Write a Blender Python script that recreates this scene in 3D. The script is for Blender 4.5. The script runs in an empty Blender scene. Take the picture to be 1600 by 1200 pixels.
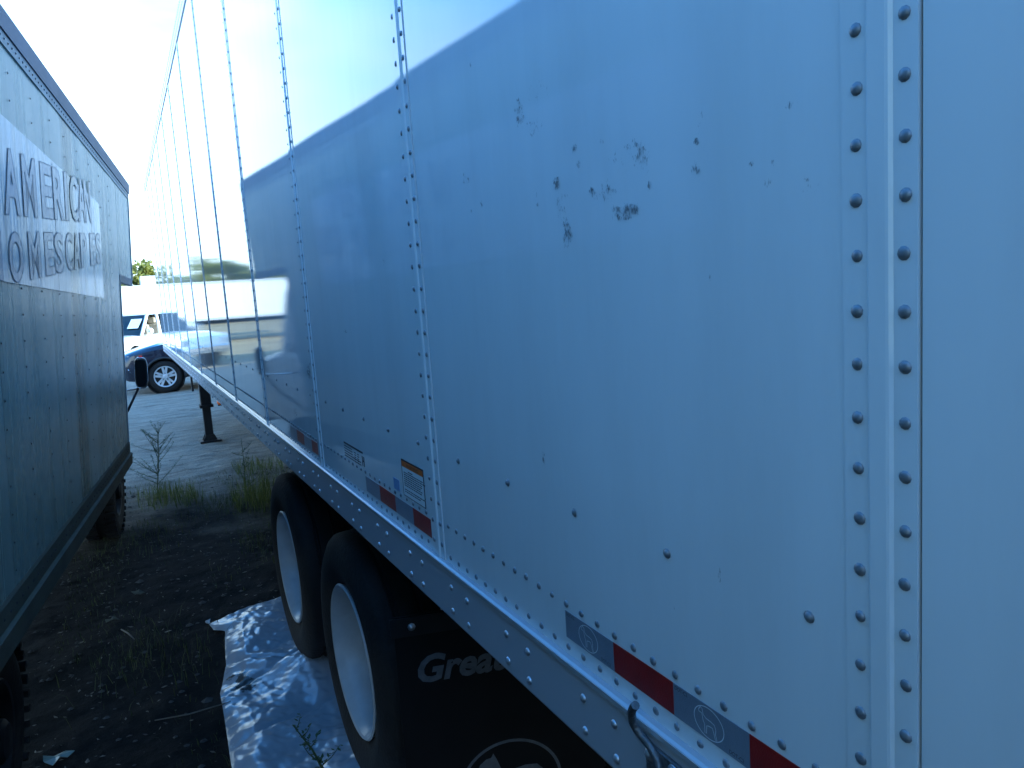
import bpy, bmesh, math, random
import numpy as np
from mathutils import Matrix, Vector, noise as mnoise
random.seed(7); rng = np.random.default_rng(7)
R = math.radians
S = bpy.context.scene
COL = S.collection

# ------------------------------------------------------------------ camera
YAW, PITCH, ROLL, FPX = 0.4613, -0.1283, -0.0665, 1204.9
cy, sy = math.cos(YAW), math.sin(YAW)
fw = Vector((sy*math.cos(PITCH), cy*math.cos(PITCH), math.sin(PITCH)))
r0 = Vector((cy, -sy, 0)); u0 = r0.cross(fw)
r1 = r0*math.cos(ROLL) + u0*math.sin(ROLL); u1 = -r0*math.sin(ROLL) + u0*math.cos(ROLL)
cam = bpy.data.objects.new('camera', bpy.data.cameras.new('camera')); COL.objects.link(cam)
CAMP = Vector((-0.6207, 0, 1.95))
m3 = Matrix((r1, u1, -fw)).transposed()
cam.matrix_world = Matrix.Translation(CAMP) @ m3.to_4x4()
cam.data.sensor_width = 36; cam.data.lens = FPX/1600*36
cam.data.clip_start = 0.02; cam.data.clip_end = 2000
S.camera = cam

# ------------------------------------------------------------------ light
SUN_EL, SUN_AZ = R(20), R(120)          # azimuth clockwise from +Y
w = bpy.data.worlds.new('World'); S.world = w; w.use_nodes = True
nt = w.node_tree; nt.nodes.clear()
sky = nt.nodes.new('ShaderNodeTexSky'); sky.sky_type = 'NISHITA'; sky.sun_disc = False
sky.sun_elevation = SUN_EL; sky.sun_rotation = SUN_AZ; sky.air_density = 1.0; sky.dust_density = 1.0; sky.ozone_density = 6.0
bg = nt.nodes.new('ShaderNodeBackground'); bg.inputs[1].default_value = 0.15
out = nt.nodes.new('ShaderNodeOutputWorld')
# thin white haze and cloud, thick at the horizon and thinning upwards, the same all the way round
wtc = nt.nodes.new('ShaderNodeTexCoord'); wsp = nt.nodes.new('ShaderNodeSeparateXYZ'); nt.links.new(wtc.outputs['Generated'], wsp.inputs[0])
wmp = nt.nodes.new('ShaderNodeMapping'); wmp.inputs['Scale'].default_value = (1, 1, 2.6); nt.links.new(wtc.outputs['Generated'], wmp.inputs[0])
wnz = nt.nodes.new('ShaderNodeTexNoise'); wnz.inputs['Scale'].default_value = 3.2; wnz.inputs['Detail'].default_value = 5; wnz.inputs['Roughness'].default_value = .5; nt.links.new(wmp.outputs[0], wnz.inputs['Vector'])
wmu = nt.nodes.new('ShaderNodeMath'); wmu.operation = 'MULTIPLY_ADD'; wmu.inputs[1].default_value = -.42; nt.links.new(wnz.outputs['Fac'], wmu.inputs[0]); nt.links.new(wsp.outputs['Z'], wmu.inputs[2])
wmr = nt.nodes.new('ShaderNodeMapRange'); wmr.interpolation_type = 'SMOOTHSTEP'; wmr.inputs['From Min'].default_value = -.05; wmr.inputs['From Max'].default_value = .30; wmr.inputs['To Min'].default_value = .95; wmr.inputs['To Max'].default_value = 0
nt.links.new(wmu.outputs[0], wmr.inputs[0])
wmx = nt.nodes.new('ShaderNodeMix'); wmx.data_type = 'RGBA'; nt.links.new(wmr.outputs[0], wmx.inputs['Factor']); nt.links.new(sky.outputs[0], wmx.inputs['A']); wmx.inputs['B'].default_value = (3.0, 2.9, 2.8, 1)
nt.links.new(wmx.outputs['Result'], bg.inputs[0]); nt.links.new(bg.outputs[0], out.inputs[0])
sun = bpy.data.objects.new('sun', bpy.data.lights.new('sun', 'SUN')); COL.objects.link(sun)
sun.data.energy = 2.0; sun.data.angle = R(0.53); sun.data.color = (1, 0.86, 0.66)
ts = Vector((math.sin(SUN_AZ)*math.cos(SUN_EL), math.cos(SUN_AZ)*math.cos(SUN_EL), math.sin(SUN_EL)))
sun.rotation_euler = ts.to_track_quat('Z', 'Y').to_euler()
S.view_settings.view_transform = 'Standard'; S.view_settings.look = 'None'
S.view_settings.exposure = 2.58; S.view_settings.use_white_balance = True; S.view_settings.white_balance_temperature = 4950; S.view_settings.white_balance_tint = -10; S.view_settings.gamma = 1
S.cycles.use_denoising = True
S.cycles.max_bounces = 8; S.cycles.glossy_bounces = 6; S.cycles.diffuse_bounces = 4

# ------------------------------------------------------------------ helpers
def tag(o, label=None, cat=None, group=None, kind=None):
    if label: o['label'] = label
    if cat: o['category'] = cat
    if group: o['group'] = group
    if kind: o['kind'] = kind
    return o
def empty(name, loc=(0, 0, 0), rz=0, label=None, cat=None, group=None):
    o = bpy.data.objects.new(name, None); COL.objects.link(o); o.location = loc; o.rotation_euler = (0, 0, rz)
    o.empty_display_size = .1
    return tag(o, label, cat, group)
def link(name, me, mat=None, parent=None, loc=None):
    o = bpy.data.objects.new(name, me); COL.objects.link(o)
    if mat and not me.materials: me.materials.append(mat)
    if parent: o.parent = parent
    if loc: o.location = loc
    return o
class MB:
    def __init__(s): s.v = []; s.f = []
    def add(s, v, f):
        n = len(s.v); s.v += [tuple(p) for p in v]; s.f += [tuple(i+n for i in q) for q in f]; return s
    def box(s, x0, x1, y0, y1, z0, z1):
        v = [(x, y, z) for x in (x0, x1) for y in (y0, y1) for z in (z0, z1)]
        return s.add(v, [(0, 1, 3, 2), (4, 6, 7, 5), (0, 4, 5, 1), (2, 3, 7, 6), (0, 2, 6, 4), (1, 5, 7, 3)])
    def tube(s, pts, rad, seg=8, cap=True):
        pts = [Vector(p) for p in pts]; n = len(pts); rads = rad if isinstance(rad, (list, tuple)) else [rad]*n
        vs = []; fs = []; prev = None
        for i, p in enumerate(pts):
            t = (pts[min(i+1, n-1)]-pts[max(i-1, 0)]).normalized()
            a = prev or (Vector((0, 0, 1)) if abs(t.z) < .9 else Vector((1, 0, 0)))
            x = (a-t*a.dot(t)).normalized(); y = t.cross(x); prev = x
            for k in range(seg):
                an = 2*math.pi*k/seg; vs.append(p+(x*math.cos(an)+y*math.sin(an))*rads[i])
        for i in range(n-1):
            for k in range(seg):
                k2 = (k+1) % seg; fs.append((i*seg+k, i*seg+k2, (i+1)*seg+k2, (i+1)*seg+k))
        if cap: fs += [tuple(range(seg))[::-1], tuple(range((n-1)*seg, n*seg))]
        return s.add(vs, fs)
    def lathe(s, prof, c=(0, 0, 0), axis='x', seg=32):
        """prof: list of (axial, radius)"""
        vs = []; fs = []; n = len(prof)
        for k in range(seg):
            an = 2*math.pi*k/seg; ca, sa = math.cos(an), math.sin(an)
            for a, r in prof:
                if axis == 'x': vs.append((c[0]+a, c[1]+r*ca, c[2]+r*sa))
                elif axis == 'y': vs.append((c[0]+r*ca, c[1]+a, c[2]+r*sa))
                else: vs.append((c[0]+r*ca, c[1]+r*sa, c[2]+a))
        for k in range(seg):
            k2 = (k+1) % seg
            for i in range(n-1): fs.append((k*n+i, k*n+i+1, k2*n+i+1, k2*n+i))
        return s.add(vs, fs)
    def prism(s, poly, d0, d1, axis='y'):
        """poly 2D closed; extruded along axis. axis y: poly=(x,z); x: poly=(y,z); z: poly=(x,y)"""
        n = len(poly); vs = []
        for d in (d0, d1):
            for a, b in poly:
                vs.append((a, d, b) if axis == 'y' else (d, a, b) if axis == 'x' else (a, b, d))
        fs = [(i, (i+1) % n, n+(i+1) % n, n+i) for i in range(n)] + [tuple(range(n)), tuple(range(n, 2*n))[::-1]]
        return s.add(vs, fs)
    def mesh(s, name='m', smooth=False, angle=None):
        me = bpy.data.meshes.new(name); me.from_pydata(s.v, [], s.f)
        bm = bmesh.new(); bm.from_mesh(me); bmesh.ops.recalc_face_normals(bm, faces=bm.faces); bm.to_mesh(me); bm.free()
        if smooth:
            for p in me.polygons: p.use_smooth = True
            if angle: me.set_sharp_from_angle(angle=R(angle))
        return me
    def obj(s, name, mat, parent=None, smooth=False, angle=None, loc=None, bevel=0):
        o = link(name, s.mesh(name, smooth, angle), mat, parent, loc)
        if bevel:
            b = o.modifiers.new('bevel', 'BEVEL'); b.width = bevel; b.segments = 2; b.limit_method = 'ANGLE'
        return o
def box(name, mat, parent, *a, bevel=0):
    return MB().box(*a).obj(name, mat, parent, bevel=bevel)
def text_mesh(body, size, shear=0, offset=0, spacing=1, width=None):
    cu = bpy.data.curves.new('t', 'FONT'); cu.body = body; cu.size = size; cu.shear = shear; cu.offset = offset; cu.space_character = spacing
    cu.resolution_u = 3; cu.fill_mode = 'FRONT'
    o = bpy.data.objects.new('t', cu); COL.objects.link(o)
    dg = bpy.context.evaluated_depsgraph_get()
    me = bpy.data.meshes.new_from_object(o.evaluated_get(dg))
    bpy.data.objects.remove(o); bpy.data.curves.remove(cu)
    co = np.empty(len(me.vertices)*3); me.vertices.foreach_get('co', co); co = co.reshape(-1, 3)
    if width and len(co): co[:, 0] = (co[:, 0]-co[:, 0].min())*width/np.ptp(co[:, 0])
    f = [tuple(p.vertices) for p in me.polygons]; bpy.data.meshes.remove(me)
    return co, f
def mapped(name, co, f, fn, mat, parent):
    me = bpy.data.meshes.new(name); me.from_pydata([fn(*c) for c in co], [], f)
    return link(name, me, mat, parent)
def ribbon(pts, wd, closed=False):
    """flat 2D ribbon along a polyline -> verts2d, faces"""
    n = len(pts); v = []; f = []
    for i, p in enumerate(pts):
        a = pts[(i-1) % n] if closed or i > 0 else p; b = pts[(i+1) % n] if closed or i < n-1 else p
        dx, dy = b[0]-a[0], b[1]-a[1]; l = math.hypot(dx, dy) or 1
        nx, ny = -dy/l*wd/2, dx/l*wd/2
        v += [(p[0]+nx, p[1]+ny, 0), (p[0]-nx, p[1]-ny, 0)]
    for i in range(n if closed else n-1):
        j = (i+1) % n; f.append((2*i, 2*i+1, 2*j+1, 2*j))
    return v, f

# ------------------------------------------------------------------ materials
def pm(name, col, rough=.5, metal=0, var=.12, scale=6, bump=0, bscale=80, stretch=None, spec=.5, coat=0, dirt=None, dirt_amt=.5, dirt_scale=3, ior=1.5, trans=0, rvar=0):
    m = bpy.data.materials.new(name); m.use_nodes = True; t = m.node_tree; b = t.nodes['Principled BSDF']
    b.inputs['Roughness'].default_value = rough; b.inputs['Metallic'].default_value = metal
    b.inputs['Specular IOR Level'].default_value = spec; b.inputs['IOR'].default_value = ior
    if coat: b.inputs['Coat Weight'].default_value = coat; b.inputs['Coat Roughness'].default_value = .03
    if trans: b.inputs['Transmission Weight'].default_value = trans
    tc = t.nodes.new('ShaderNodeTexCoord'); vec = tc.outputs['Object']
    if stretch:
        mp = t.nodes.new('ShaderNodeMapping'); mp.inputs['Scale'].default_value = stretch
        t.links.new(vec, mp.inputs[0]); vec = mp.outputs[0]
    nz = t.nodes.new('ShaderNodeTexNoise'); nz.inputs['Scale'].default_value = scale; nz.inputs['Detail'].default_value = 6; nz.inputs['Roughness'].default_value = .6
    t.links.new(vec, nz.inputs['Vector'])
    rp = t.nodes.new('ShaderNodeValToRGB'); rp.color_ramp.elements[0].position = .3; rp.color_ramp.elements[1].position = .7
    c = np.array(col[:3])
    rp.color_ramp.elements[0].color = (*np.clip(c*(1-var), 0, 1), 1); rp.color_ramp.elements[1].color = (*np.clip(c*(1+var), 0, 1), 1)
    t.links.new(nz.outputs['Fac'], rp.inputs[0]); cs = rp.outputs[0]
    if dirt:
        n2 = t.nodes.new('ShaderNodeTexNoise'); n2.inputs['Scale'].default_value = dirt_scale; n2.inputs['Detail'].default_value = 8; n2.inputs['Roughness'].default_value = .65
        t.links.new(vec, n2.inputs['Vector'])
        r2 = t.nodes.new('ShaderNodeValToRGB'); r2.color_ramp.elements[0].position = .45; r2.color_ramp.elements[1].position = .75
        r2.color_ramp.elements[0].color = (0, 0, 0, 1); r2.color_ramp.elements[1].color = (dirt_amt,)*3+(1,)
        t.links.new(n2.outputs['Fac'], r2.inputs[0])
        mx = t.nodes.new('ShaderNodeMix'); mx.data_type = 'RGBA'
        t.links.new(r2.outputs[0], mx.inputs['Factor']); t.links.new(cs, mx.inputs['A']); mx.inputs['B'].default_value = (*dirt, 1); cs = mx.outputs['Result']
    t.links.new(cs, b.inputs['Base Color'])
    if rvar:
        ma = t.nodes.new('ShaderNodeMapRange'); ma.inputs['To Min'].default_value = max(0, rough-rvar); ma.inputs['To Max'].default_value = rough+rvar
        t.links.new(nz.outputs['Fac'], ma.inputs[0]); t.links.new(ma.outputs[0], b.inputs['Roughness'])
    if bump:
        n3 = t.nodes.new('ShaderNodeTexNoise'); n3.inputs['Scale'].default_value = bscale; n3.inputs['Detail'].default_value = 5
        t.links.new(vec, n3.inputs['Vector'])
        bp = t.nodes.new('ShaderNodeBump'); bp.inputs['Strength'].default_value = bump; bp.inputs['Distance'].default_value = .01
        t.links.new(n3.outputs['Fac'], bp.inputs['Height']); t.links.new(bp.outputs[0], b.inputs['Normal'])
    return m
M = {}
M['panel'] = pm('trailer_white_paint', (.78, .79, .80), .022, var=.035, scale=1.6, coat=.3, stretch=(1, 2.5, .5), dirt=(.48, .48, .45), dirt_amt=.16, dirt_scale=2.6, bump=.004, bscale=260)
M['strip'] = pm('splice_paint', (.70, .70, .73), .13, var=.05, scale=4)
M['rail'] = pm('rail_aluminium', (.52, .52, .56), .20, metal=.15, var=.06, scale=3, stretch=(1, .3, 2), dirt=(.36, .36, .36), dirt_amt=.3)
M['railtop'] = pm('rail_lip', (.8, .8, .82), .22, metal=.6, var=.05)
M['rivet'] = pm('rivet_metal', (.28, .29, .32), .48, metal=.55, var=.3, scale=45, dirt=(.10, .10, .10), dirt_amt=.5, dirt_scale=30)
M['bolt'] = pm('rail_rivet_metal', (.52, .52, .56), .30, metal=.7, var=.12, scale=60)
M['gap'] = pm('seam_shadow_gap', (.03, .03, .035), .8)
M['tape_red'] = pm('red_reflective_tape', (.21, .008, .007), .4, var=.2, scale=30, bump=.15, bscale=500)
M['tape_white'] = pm('silver_reflective_tape', (.20, .215, .26), .4, var=.08, scale=30, bump=.15, bscale=500)
M['logo_line'] = pm('tape_watermark', (.72, .73, .76), .4, var=.1)
M['print_black'] = pm('black_print', (.03, .03, .04), .5)
M['sticker'] = pm('sticker_white', (.78, .78, .78), .35, var=.03)
M['orange'] = pm('sticker_orange', (.55, .14, .02), .4, var=.05)
M['sticker_blue'] = pm('sticker_blue', (.25, .33, .55), .4, var=.1, scale=90)
M['black_steel'] = pm('black_steel', (.010, .010, .012), .5, var=.3, scale=8, spec=.25, dirt=(.04, .034, .03), dirt_amt=.3)
M['hook'] = pm('galvanised_hook', (.16, .16, .17), .42, metal=.6, var=.2, scale=40, bump=.3, bscale=200)
M['rubber'] = pm('tyre_rubber', (.011, .011, .012), .75, var=.3, scale=10, bump=.4, bscale=60, spec=.25, dirt=(.04, .035, .03), dirt_amt=.4)
M['rim'] = pm('rim_white_steel', (.36, .39, .42), .30, var=.10, scale=8, dirt=(.16, .16, .16), dirt_amt=.4)
M['flap'] = pm('mudflap_rubber', (.007, .007, .008), .7, var=.2, spec=.15)
M['flap_print'] = pm('mudflap_print', (.10, .105, .12), .6, var=.25, scale=30, spec=.15)
M['amber'] = pm('amber_lens', (.75, .16, .03), .25, var=.1)
M['roof'] = pm('trailer_roof', (.6, .6, .6), .4)
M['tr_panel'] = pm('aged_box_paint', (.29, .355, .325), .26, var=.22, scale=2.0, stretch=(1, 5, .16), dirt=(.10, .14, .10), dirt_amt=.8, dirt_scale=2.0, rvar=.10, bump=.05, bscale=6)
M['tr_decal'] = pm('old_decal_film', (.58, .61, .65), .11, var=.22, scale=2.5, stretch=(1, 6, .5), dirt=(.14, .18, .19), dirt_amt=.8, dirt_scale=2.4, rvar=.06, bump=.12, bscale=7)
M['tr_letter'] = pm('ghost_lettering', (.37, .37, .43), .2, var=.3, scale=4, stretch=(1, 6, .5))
M['tr_outline'] = pm('letter_edge', (.17, .18, .22), .5)
M['tr_rail'] = pm('box_top_rail', (.10, .11, .17), .45, metal=.2, var=.2, scale=5, dirt=(.05, .05, .07), dirt_amt=.5)
M['tr_rail2'] = pm('box_flange', (.26, .29, .32), .4, metal=.3, var=.2, scale=9)
M['tr_low'] = pm('box_bottom_rail', (.085, .085, .065), .75, spec=.2, metal=0, var=.25, scale=5, stretch=(1, 1, 3), dirt=(.08, .09, .06), dirt_amt=.7)
M['cab'] = pm('cab_paint', (.62, .63, .62), .25, var=.08, dirt=(.3, .3, .27), dirt_amt=.4)
M['glass'] = pm('dark_glass', (.015, .02, .022), .04, var=.05, spec=.6)
M['chrome'] = pm('chrome', (.75, .76, .78), .12, metal=1, var=.05)
M['suv'] = pm('navy_paint', (.011, .013, .028), .16, var=.05, coat=1)
M['plastic'] = pm('black_plastic', (.02, .02, .022), .55, var=.2)
M['alloy'] = pm('alloy_wheel', (.55, .56, .58), .3, metal=.4, var=.05)
M['lamp'] = pm('headlamp_lens', (.45, .47, .5), .1, metal=.3, var=.3, scale=25)
M['red_lens'] = pm('red_lens', (.5, .03, .02), .2)
M['white_car'] = pm('white_car_paint', (.82, .81, .79), .2, var=.04, coat=.6, dirt=(.5, .46, .4), dirt_amt=.35)
M['beige'] = pm('beige_cloth', (.42, .36, .27), .9, var=.35, scale=12)
M['white_box'] = pm('white_trailer_paint', (.80, .79, .77), .3, var=.05, scale=1, dirt=(.5, .47, .42), dirt_amt=.3)
M['tarp'] = None

def algae(m):   # a rain-washed algae streak with its own shape down the box side
    t = m.node_tree; b = t.nodes['Principled BSDF']; src = b.inputs['Base Color'].links[0].from_socket
    tc = t.nodes.new('ShaderNodeTexCoord'); sp = t.nodes.new('ShaderNodeSeparateXYZ'); t.links.new(tc.outputs['Object'], sp.inputs[0])
    mp = t.nodes.new('ShaderNodeMapping'); mp.inputs['Scale'].default_value = (1, 9, .5); t.links.new(tc.outputs['Object'], mp.inputs[0])
    nz = t.nodes.new('ShaderNodeTexNoise'); nz.inputs['Scale'].default_value = 1.5; nz.inputs['Detail'].default_value = 6; t.links.new(mp.outputs[0], nz.inputs['Vector'])
    s1 = t.nodes.new('ShaderNodeMath'); s1.operation = 'ADD'; s1.inputs[1].default_value = 2.66; t.links.new(sp.outputs['Y'], s1.inputs[0])
    ab = t.nodes.new('ShaderNodeMath'); ab.operation = 'ABSOLUTE'; t.links.new(s1.outputs[0], ab.inputs[0])
    ad = t.nodes.new('ShaderNodeMath'); ad.operation = 'MULTIPLY_ADD'; ad.inputs[1].default_value = .30; t.links.new(nz.outputs['Fac'], ad.inputs[0]); t.links.new(ab.outputs[0], ad.inputs[2])
    mr = t.nodes.new('ShaderNodeMapRange'); mr.interpolation_type = 'SMOOTHSTEP'; mr.inputs['From Min'].default_value = .20; mr.inputs['From Max'].default_value = .36; mr.inputs['To Min'].default_value = .85; mr.inputs['To Max'].default_value = 0
    t.links.new(ad.outputs[0], mr.inputs[0])
    mx = t.nodes.new('ShaderNodeMix'); mx.data_type = 'RGBA'; t.links.new(mr.outputs[0], mx.inputs['Factor']); t.links.new(src, mx.inputs['A']); mx.inputs['B'].default_value = (.085, .11, .085, 1)
    t.links.new(mx.outputs['Result'], b.inputs['Base Color'])
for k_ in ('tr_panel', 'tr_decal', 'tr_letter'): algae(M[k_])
# dirt ground: near soil darkened for the deep shade there, gravelly dirt further on
def ground_mat():
    m = bpy.data.materials.new('yard_dirt'); m.use_nodes = True; t = m.node_tree; b = t.nodes['Principled BSDF']
    b.inputs['Roughness'].default_value = .95; b.inputs['Specular IOR Level'].default_value = .2
    tc = t.nodes.new('ShaderNodeTexCoord')
    def nz(scale, det=8, rough=.6, st=None):
        v = tc.outputs['Object']
        if st:
            mp = t.nodes.new('ShaderNodeMapping'); mp.inputs['Scale'].default_value = st; t.links.new(v, mp.inputs[0]); v = mp.outputs[0]
        n = t.nodes.new('ShaderNodeTexNoise'); n.inputs['Scale'].default_value = scale; n.inputs['Detail'].default_value = det; n.inputs['Roughness'].default_value = rough
        t.links.new(v, n.inputs['Vector']); return n.outputs['Fac']
    def ramp(f, *st):
        r = t.nodes.new('ShaderNodeValToRGB'); el = r.color_ramp.elements
        while len(el) < len(st): el.new(.5)
        for e, (p, c) in zip(el, st): e.position = p; e.color = (*c, 1)
        t.links.new(f, r.inputs[0]); return r.outputs[0]
    def mix(f, a, bb, mode='MIX'):
        x = t.nodes.new('ShaderNodeMix'); x.data_type = 'RGBA'; x.blend_type = mode
        for s_, i in ((f, 'Factor'), (a, 'A'), (bb, 'B')):
            if isinstance(s_, float): x.inputs[i].default_value = s_
            elif isinstance(s_, tuple): x.inputs[i].default_value = (*s_, 1)
            else: t.links.new(s_, x.inputs[i])
        return x.outputs['Result']
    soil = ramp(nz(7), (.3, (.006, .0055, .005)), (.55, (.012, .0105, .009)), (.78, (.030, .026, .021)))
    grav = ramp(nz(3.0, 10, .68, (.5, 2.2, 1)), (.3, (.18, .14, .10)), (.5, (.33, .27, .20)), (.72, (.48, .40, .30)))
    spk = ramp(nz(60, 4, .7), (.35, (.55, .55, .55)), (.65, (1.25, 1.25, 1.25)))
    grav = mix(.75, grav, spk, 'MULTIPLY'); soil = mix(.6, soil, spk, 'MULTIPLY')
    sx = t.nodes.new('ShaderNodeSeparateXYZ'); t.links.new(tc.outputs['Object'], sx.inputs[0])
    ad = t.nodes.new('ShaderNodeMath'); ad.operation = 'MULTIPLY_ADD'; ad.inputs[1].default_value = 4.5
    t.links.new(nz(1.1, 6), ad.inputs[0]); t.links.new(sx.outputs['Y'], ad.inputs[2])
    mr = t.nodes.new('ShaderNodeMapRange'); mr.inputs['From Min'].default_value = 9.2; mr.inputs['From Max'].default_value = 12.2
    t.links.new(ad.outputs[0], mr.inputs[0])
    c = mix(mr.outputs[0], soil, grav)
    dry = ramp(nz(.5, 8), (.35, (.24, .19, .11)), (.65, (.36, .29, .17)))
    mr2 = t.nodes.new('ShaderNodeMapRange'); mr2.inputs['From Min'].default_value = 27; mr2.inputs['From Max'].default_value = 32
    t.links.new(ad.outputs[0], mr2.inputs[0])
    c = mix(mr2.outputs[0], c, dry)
    t.links.new(c, b.inputs['Base Color'])
    bp = t.nodes.new('ShaderNodeBump'); bp.inputs['Strength'].default_value = .8; bp.inputs['Distance'].default_value = .02
    t.links.new(nz(35, 8, .7), bp.inputs['Height']); t.links.new(bp.outputs[0], b.inputs['Normal'])
    return m
M['ground'] = ground_mat()

def leaf_mat(name, c0, c1, trans=.35):
    m = bpy.data.materials.new(name); m.use_nodes = True; t = m.node_tree; b = t.nodes['Principled BSDF']
    b.inputs['Roughness'].default_value = .6
    g = t.nodes.new('ShaderNodeNewGeometry'); r = t.nodes.new('ShaderNodeValToRGB')
    r.color_ramp.elements[0].color = (*c0, 1); r.color_ramp.elements[1].color = (*c1, 1)
    t.links.new(g.outputs['Random Per Island'], r.inputs[0]); t.links.new(r.outputs[0], b.inputs['Base Color'])
    tr = t.nodes.new('ShaderNodeBsdfTranslucent'); t.links.new(r.outputs[0], tr.inputs[0])
    mx = t.nodes.new('ShaderNodeMixShader'); mx.inputs[0].default_value = trans
    t.links.new(b.outputs[0], mx.inputs[1]); t.links.new(tr.outputs[0], mx.inputs[2]); t.links.new(mx.outputs[0], t.nodes['Material Output'].inputs[0])
    return m
M['tree'] = leaf_mat('tree_leaves', (.12, .14, .02), (.28, .27, .05))
M['grass'] = leaf_mat('grass_blades', (.02, .035, .008), (.09, .10, .025))
M['grass_bright'] = leaf_mat('tuft_blades', (.05, .075, .012), (.19, .20, .05))
M['weed'] = leaf_mat('weed_leaves', (.03, .055, .015), (.08, .11, .03))
M['dead'] = leaf_mat('dry_litter', (.05, .04, .03), (.22, .19, .15), .15)
M['bark'] = pm('bark', (.09, .07, .05), .9, var=.3, scale=10)
M['stone'] = pm('pebble', (.055, .05, .045), .85, var=.35, scale=15)

# ================================================================== GROUND
def gz(x, y):
    p = Vector((x, y, 0))
    h = .022*mnoise.noise(p*1.3) + .016*mnoise.noise(p*4.1+Vector((3, 1, 0))) + .008*mnoise.noise(p*13) + .004*mnoise.noise(p*31)
    k = 1.0
    if y > 13: k = max(.45, 1-(y-13)*.05)
    ruts = .018*math.sin(y*2.1+mnoise.noise(p*.6)*2.5)*max(0, min(1, (y-9)/5))*max(0, min(1, (27-y)/5))
    return h*k+ruts-.012
def axis(lo, d0, d1, hi, step, grow=1.18):
    a = list(np.arange(d0, d1+1e-6, step)); s = step
    while a[-1] < hi: s *= grow; a.append(a[-1]+s)
    s = step
    while a[0] > lo: s *= grow; a.insert(0, a[0]-s)
    return a
xs = axis(-600, -2.2, 1.8, 600, .03); ys = axis(-600, 2.6, 12, 900, .035, 1.035)
gv = [(x, y, gz(x, y) if abs(x) < 30 and -5 < y < 60 else 0) for y in ys for x in xs]; nx = len(xs)
gf = [(j*nx+i, j*nx+i+1, (j+1)*nx+i+1, (j+1)*nx+i) for j in range(len(ys)-1) for i in range(nx-1)]
gm = bpy.data.meshes.new('ground'); gm.from_pydata(gv, [], gf)
for p in gm.polygons: p.use_smooth = True
tag(link('ground', gm, M['ground']), 'soil coloured dark for shade, turning to pale rutted dirt between the parked trucks', 'ground', kind='structure')

# ================================================================== MAIN TRAILER
SEAM0, PS = 0.441, 1.22
FRONT, REAR, WID = 15.0, -1.20, 2.59
ZB, ZT, ZTOP = 1.309, 3.93, 4.065
TR = empty('semi_trailer', (0, 0, 0), 0, 'long glossy white riveted box trailer filling the right of the picture', 'trailer')
seams = [SEAM0+PS*k for k in range(-1, 12)]
edges = [REAR]+seams+[FRONT]
# --- rivet meshes
def dome(r, h, seg, rings, ring_flange=0):
    prof = [(0, r)] if not ring_flange else [(0, r*1.25), (h*.18, r*1.2), (h*.2, r)]
    b = MB(); P = prof+[(h*math.sin(a), r*math.cos(a)) for a in np.linspace(.35, math.pi/2*.93, rings)]
    vs = []; fs = []; n = len(P)
    for k in range(seg):
        an = 2*math.pi*k/seg
        for a, q in P: vs.append((-a, q*math.cos(an), q*math.sin(an)))
    for k in range(seg):
        k2 = (k+1) % seg
        for i in range(n-1): fs.append((k*n+i, k2*n+i, k2*n+i+1, k*n+i+1))
    fs.append(tuple(k*n+n-1 for k in range(seg)))
    return vs, fs
def dmesh(name, v, f, mat):
    me = bpy.data.meshes.new(name); me.from_pydata(v, [], f); me.materials.append(mat)
    bm = bmesh.new(); bm.from_mesh(me); bmesh.ops.recalc_face_normals(bm, faces=bm.faces); bm.to_mesh(me); bm.free()
    for p in me.polygons: p.use_smooth = True
    return me
RIV = dmesh('rivet', *dome(.0064, .0034, 10, 3), M['rivet'])
SCR = dmesh('screw', *dome(.0060, .0046, 10, 3, 1), M['rivet'])
BLT = dmesh('rail_rivet', *dome(.0078, .0055, 12, 4), M['bolt'])
lowv, lowf = dome(.0060, .0042, 6, 2)
def place(me, name, pos, parent):
    o = link(name, me, None, parent, (pos[0], pos[1]+random.gauss(0, .0006), pos[2]+random.gauss(0, .0006)))
    o.rotation_euler = (random.uniform(0, 6.28), random.gauss(0, .05), random.gauss(0, .05)); k = random.uniform(.93, 1.07); o.scale = (random.uniform(.85, 1.15), k, k)
    return o
def joined(name, pts, mat, parent, scale=1.0):
    v = np.array(lowv)*scale; P = np.array(pts); n = len(v)
    V = (v[None]+P[:, None]).reshape(-1, 3); F = [tuple(i+k*n for i in q) for k in range(len(P)) for q in lowf]
    me = dmesh(name, [tuple(x) for x in V], F, mat)
    o = link(name, me, None, parent); o['kind'] = 'stuff'; return o
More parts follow.
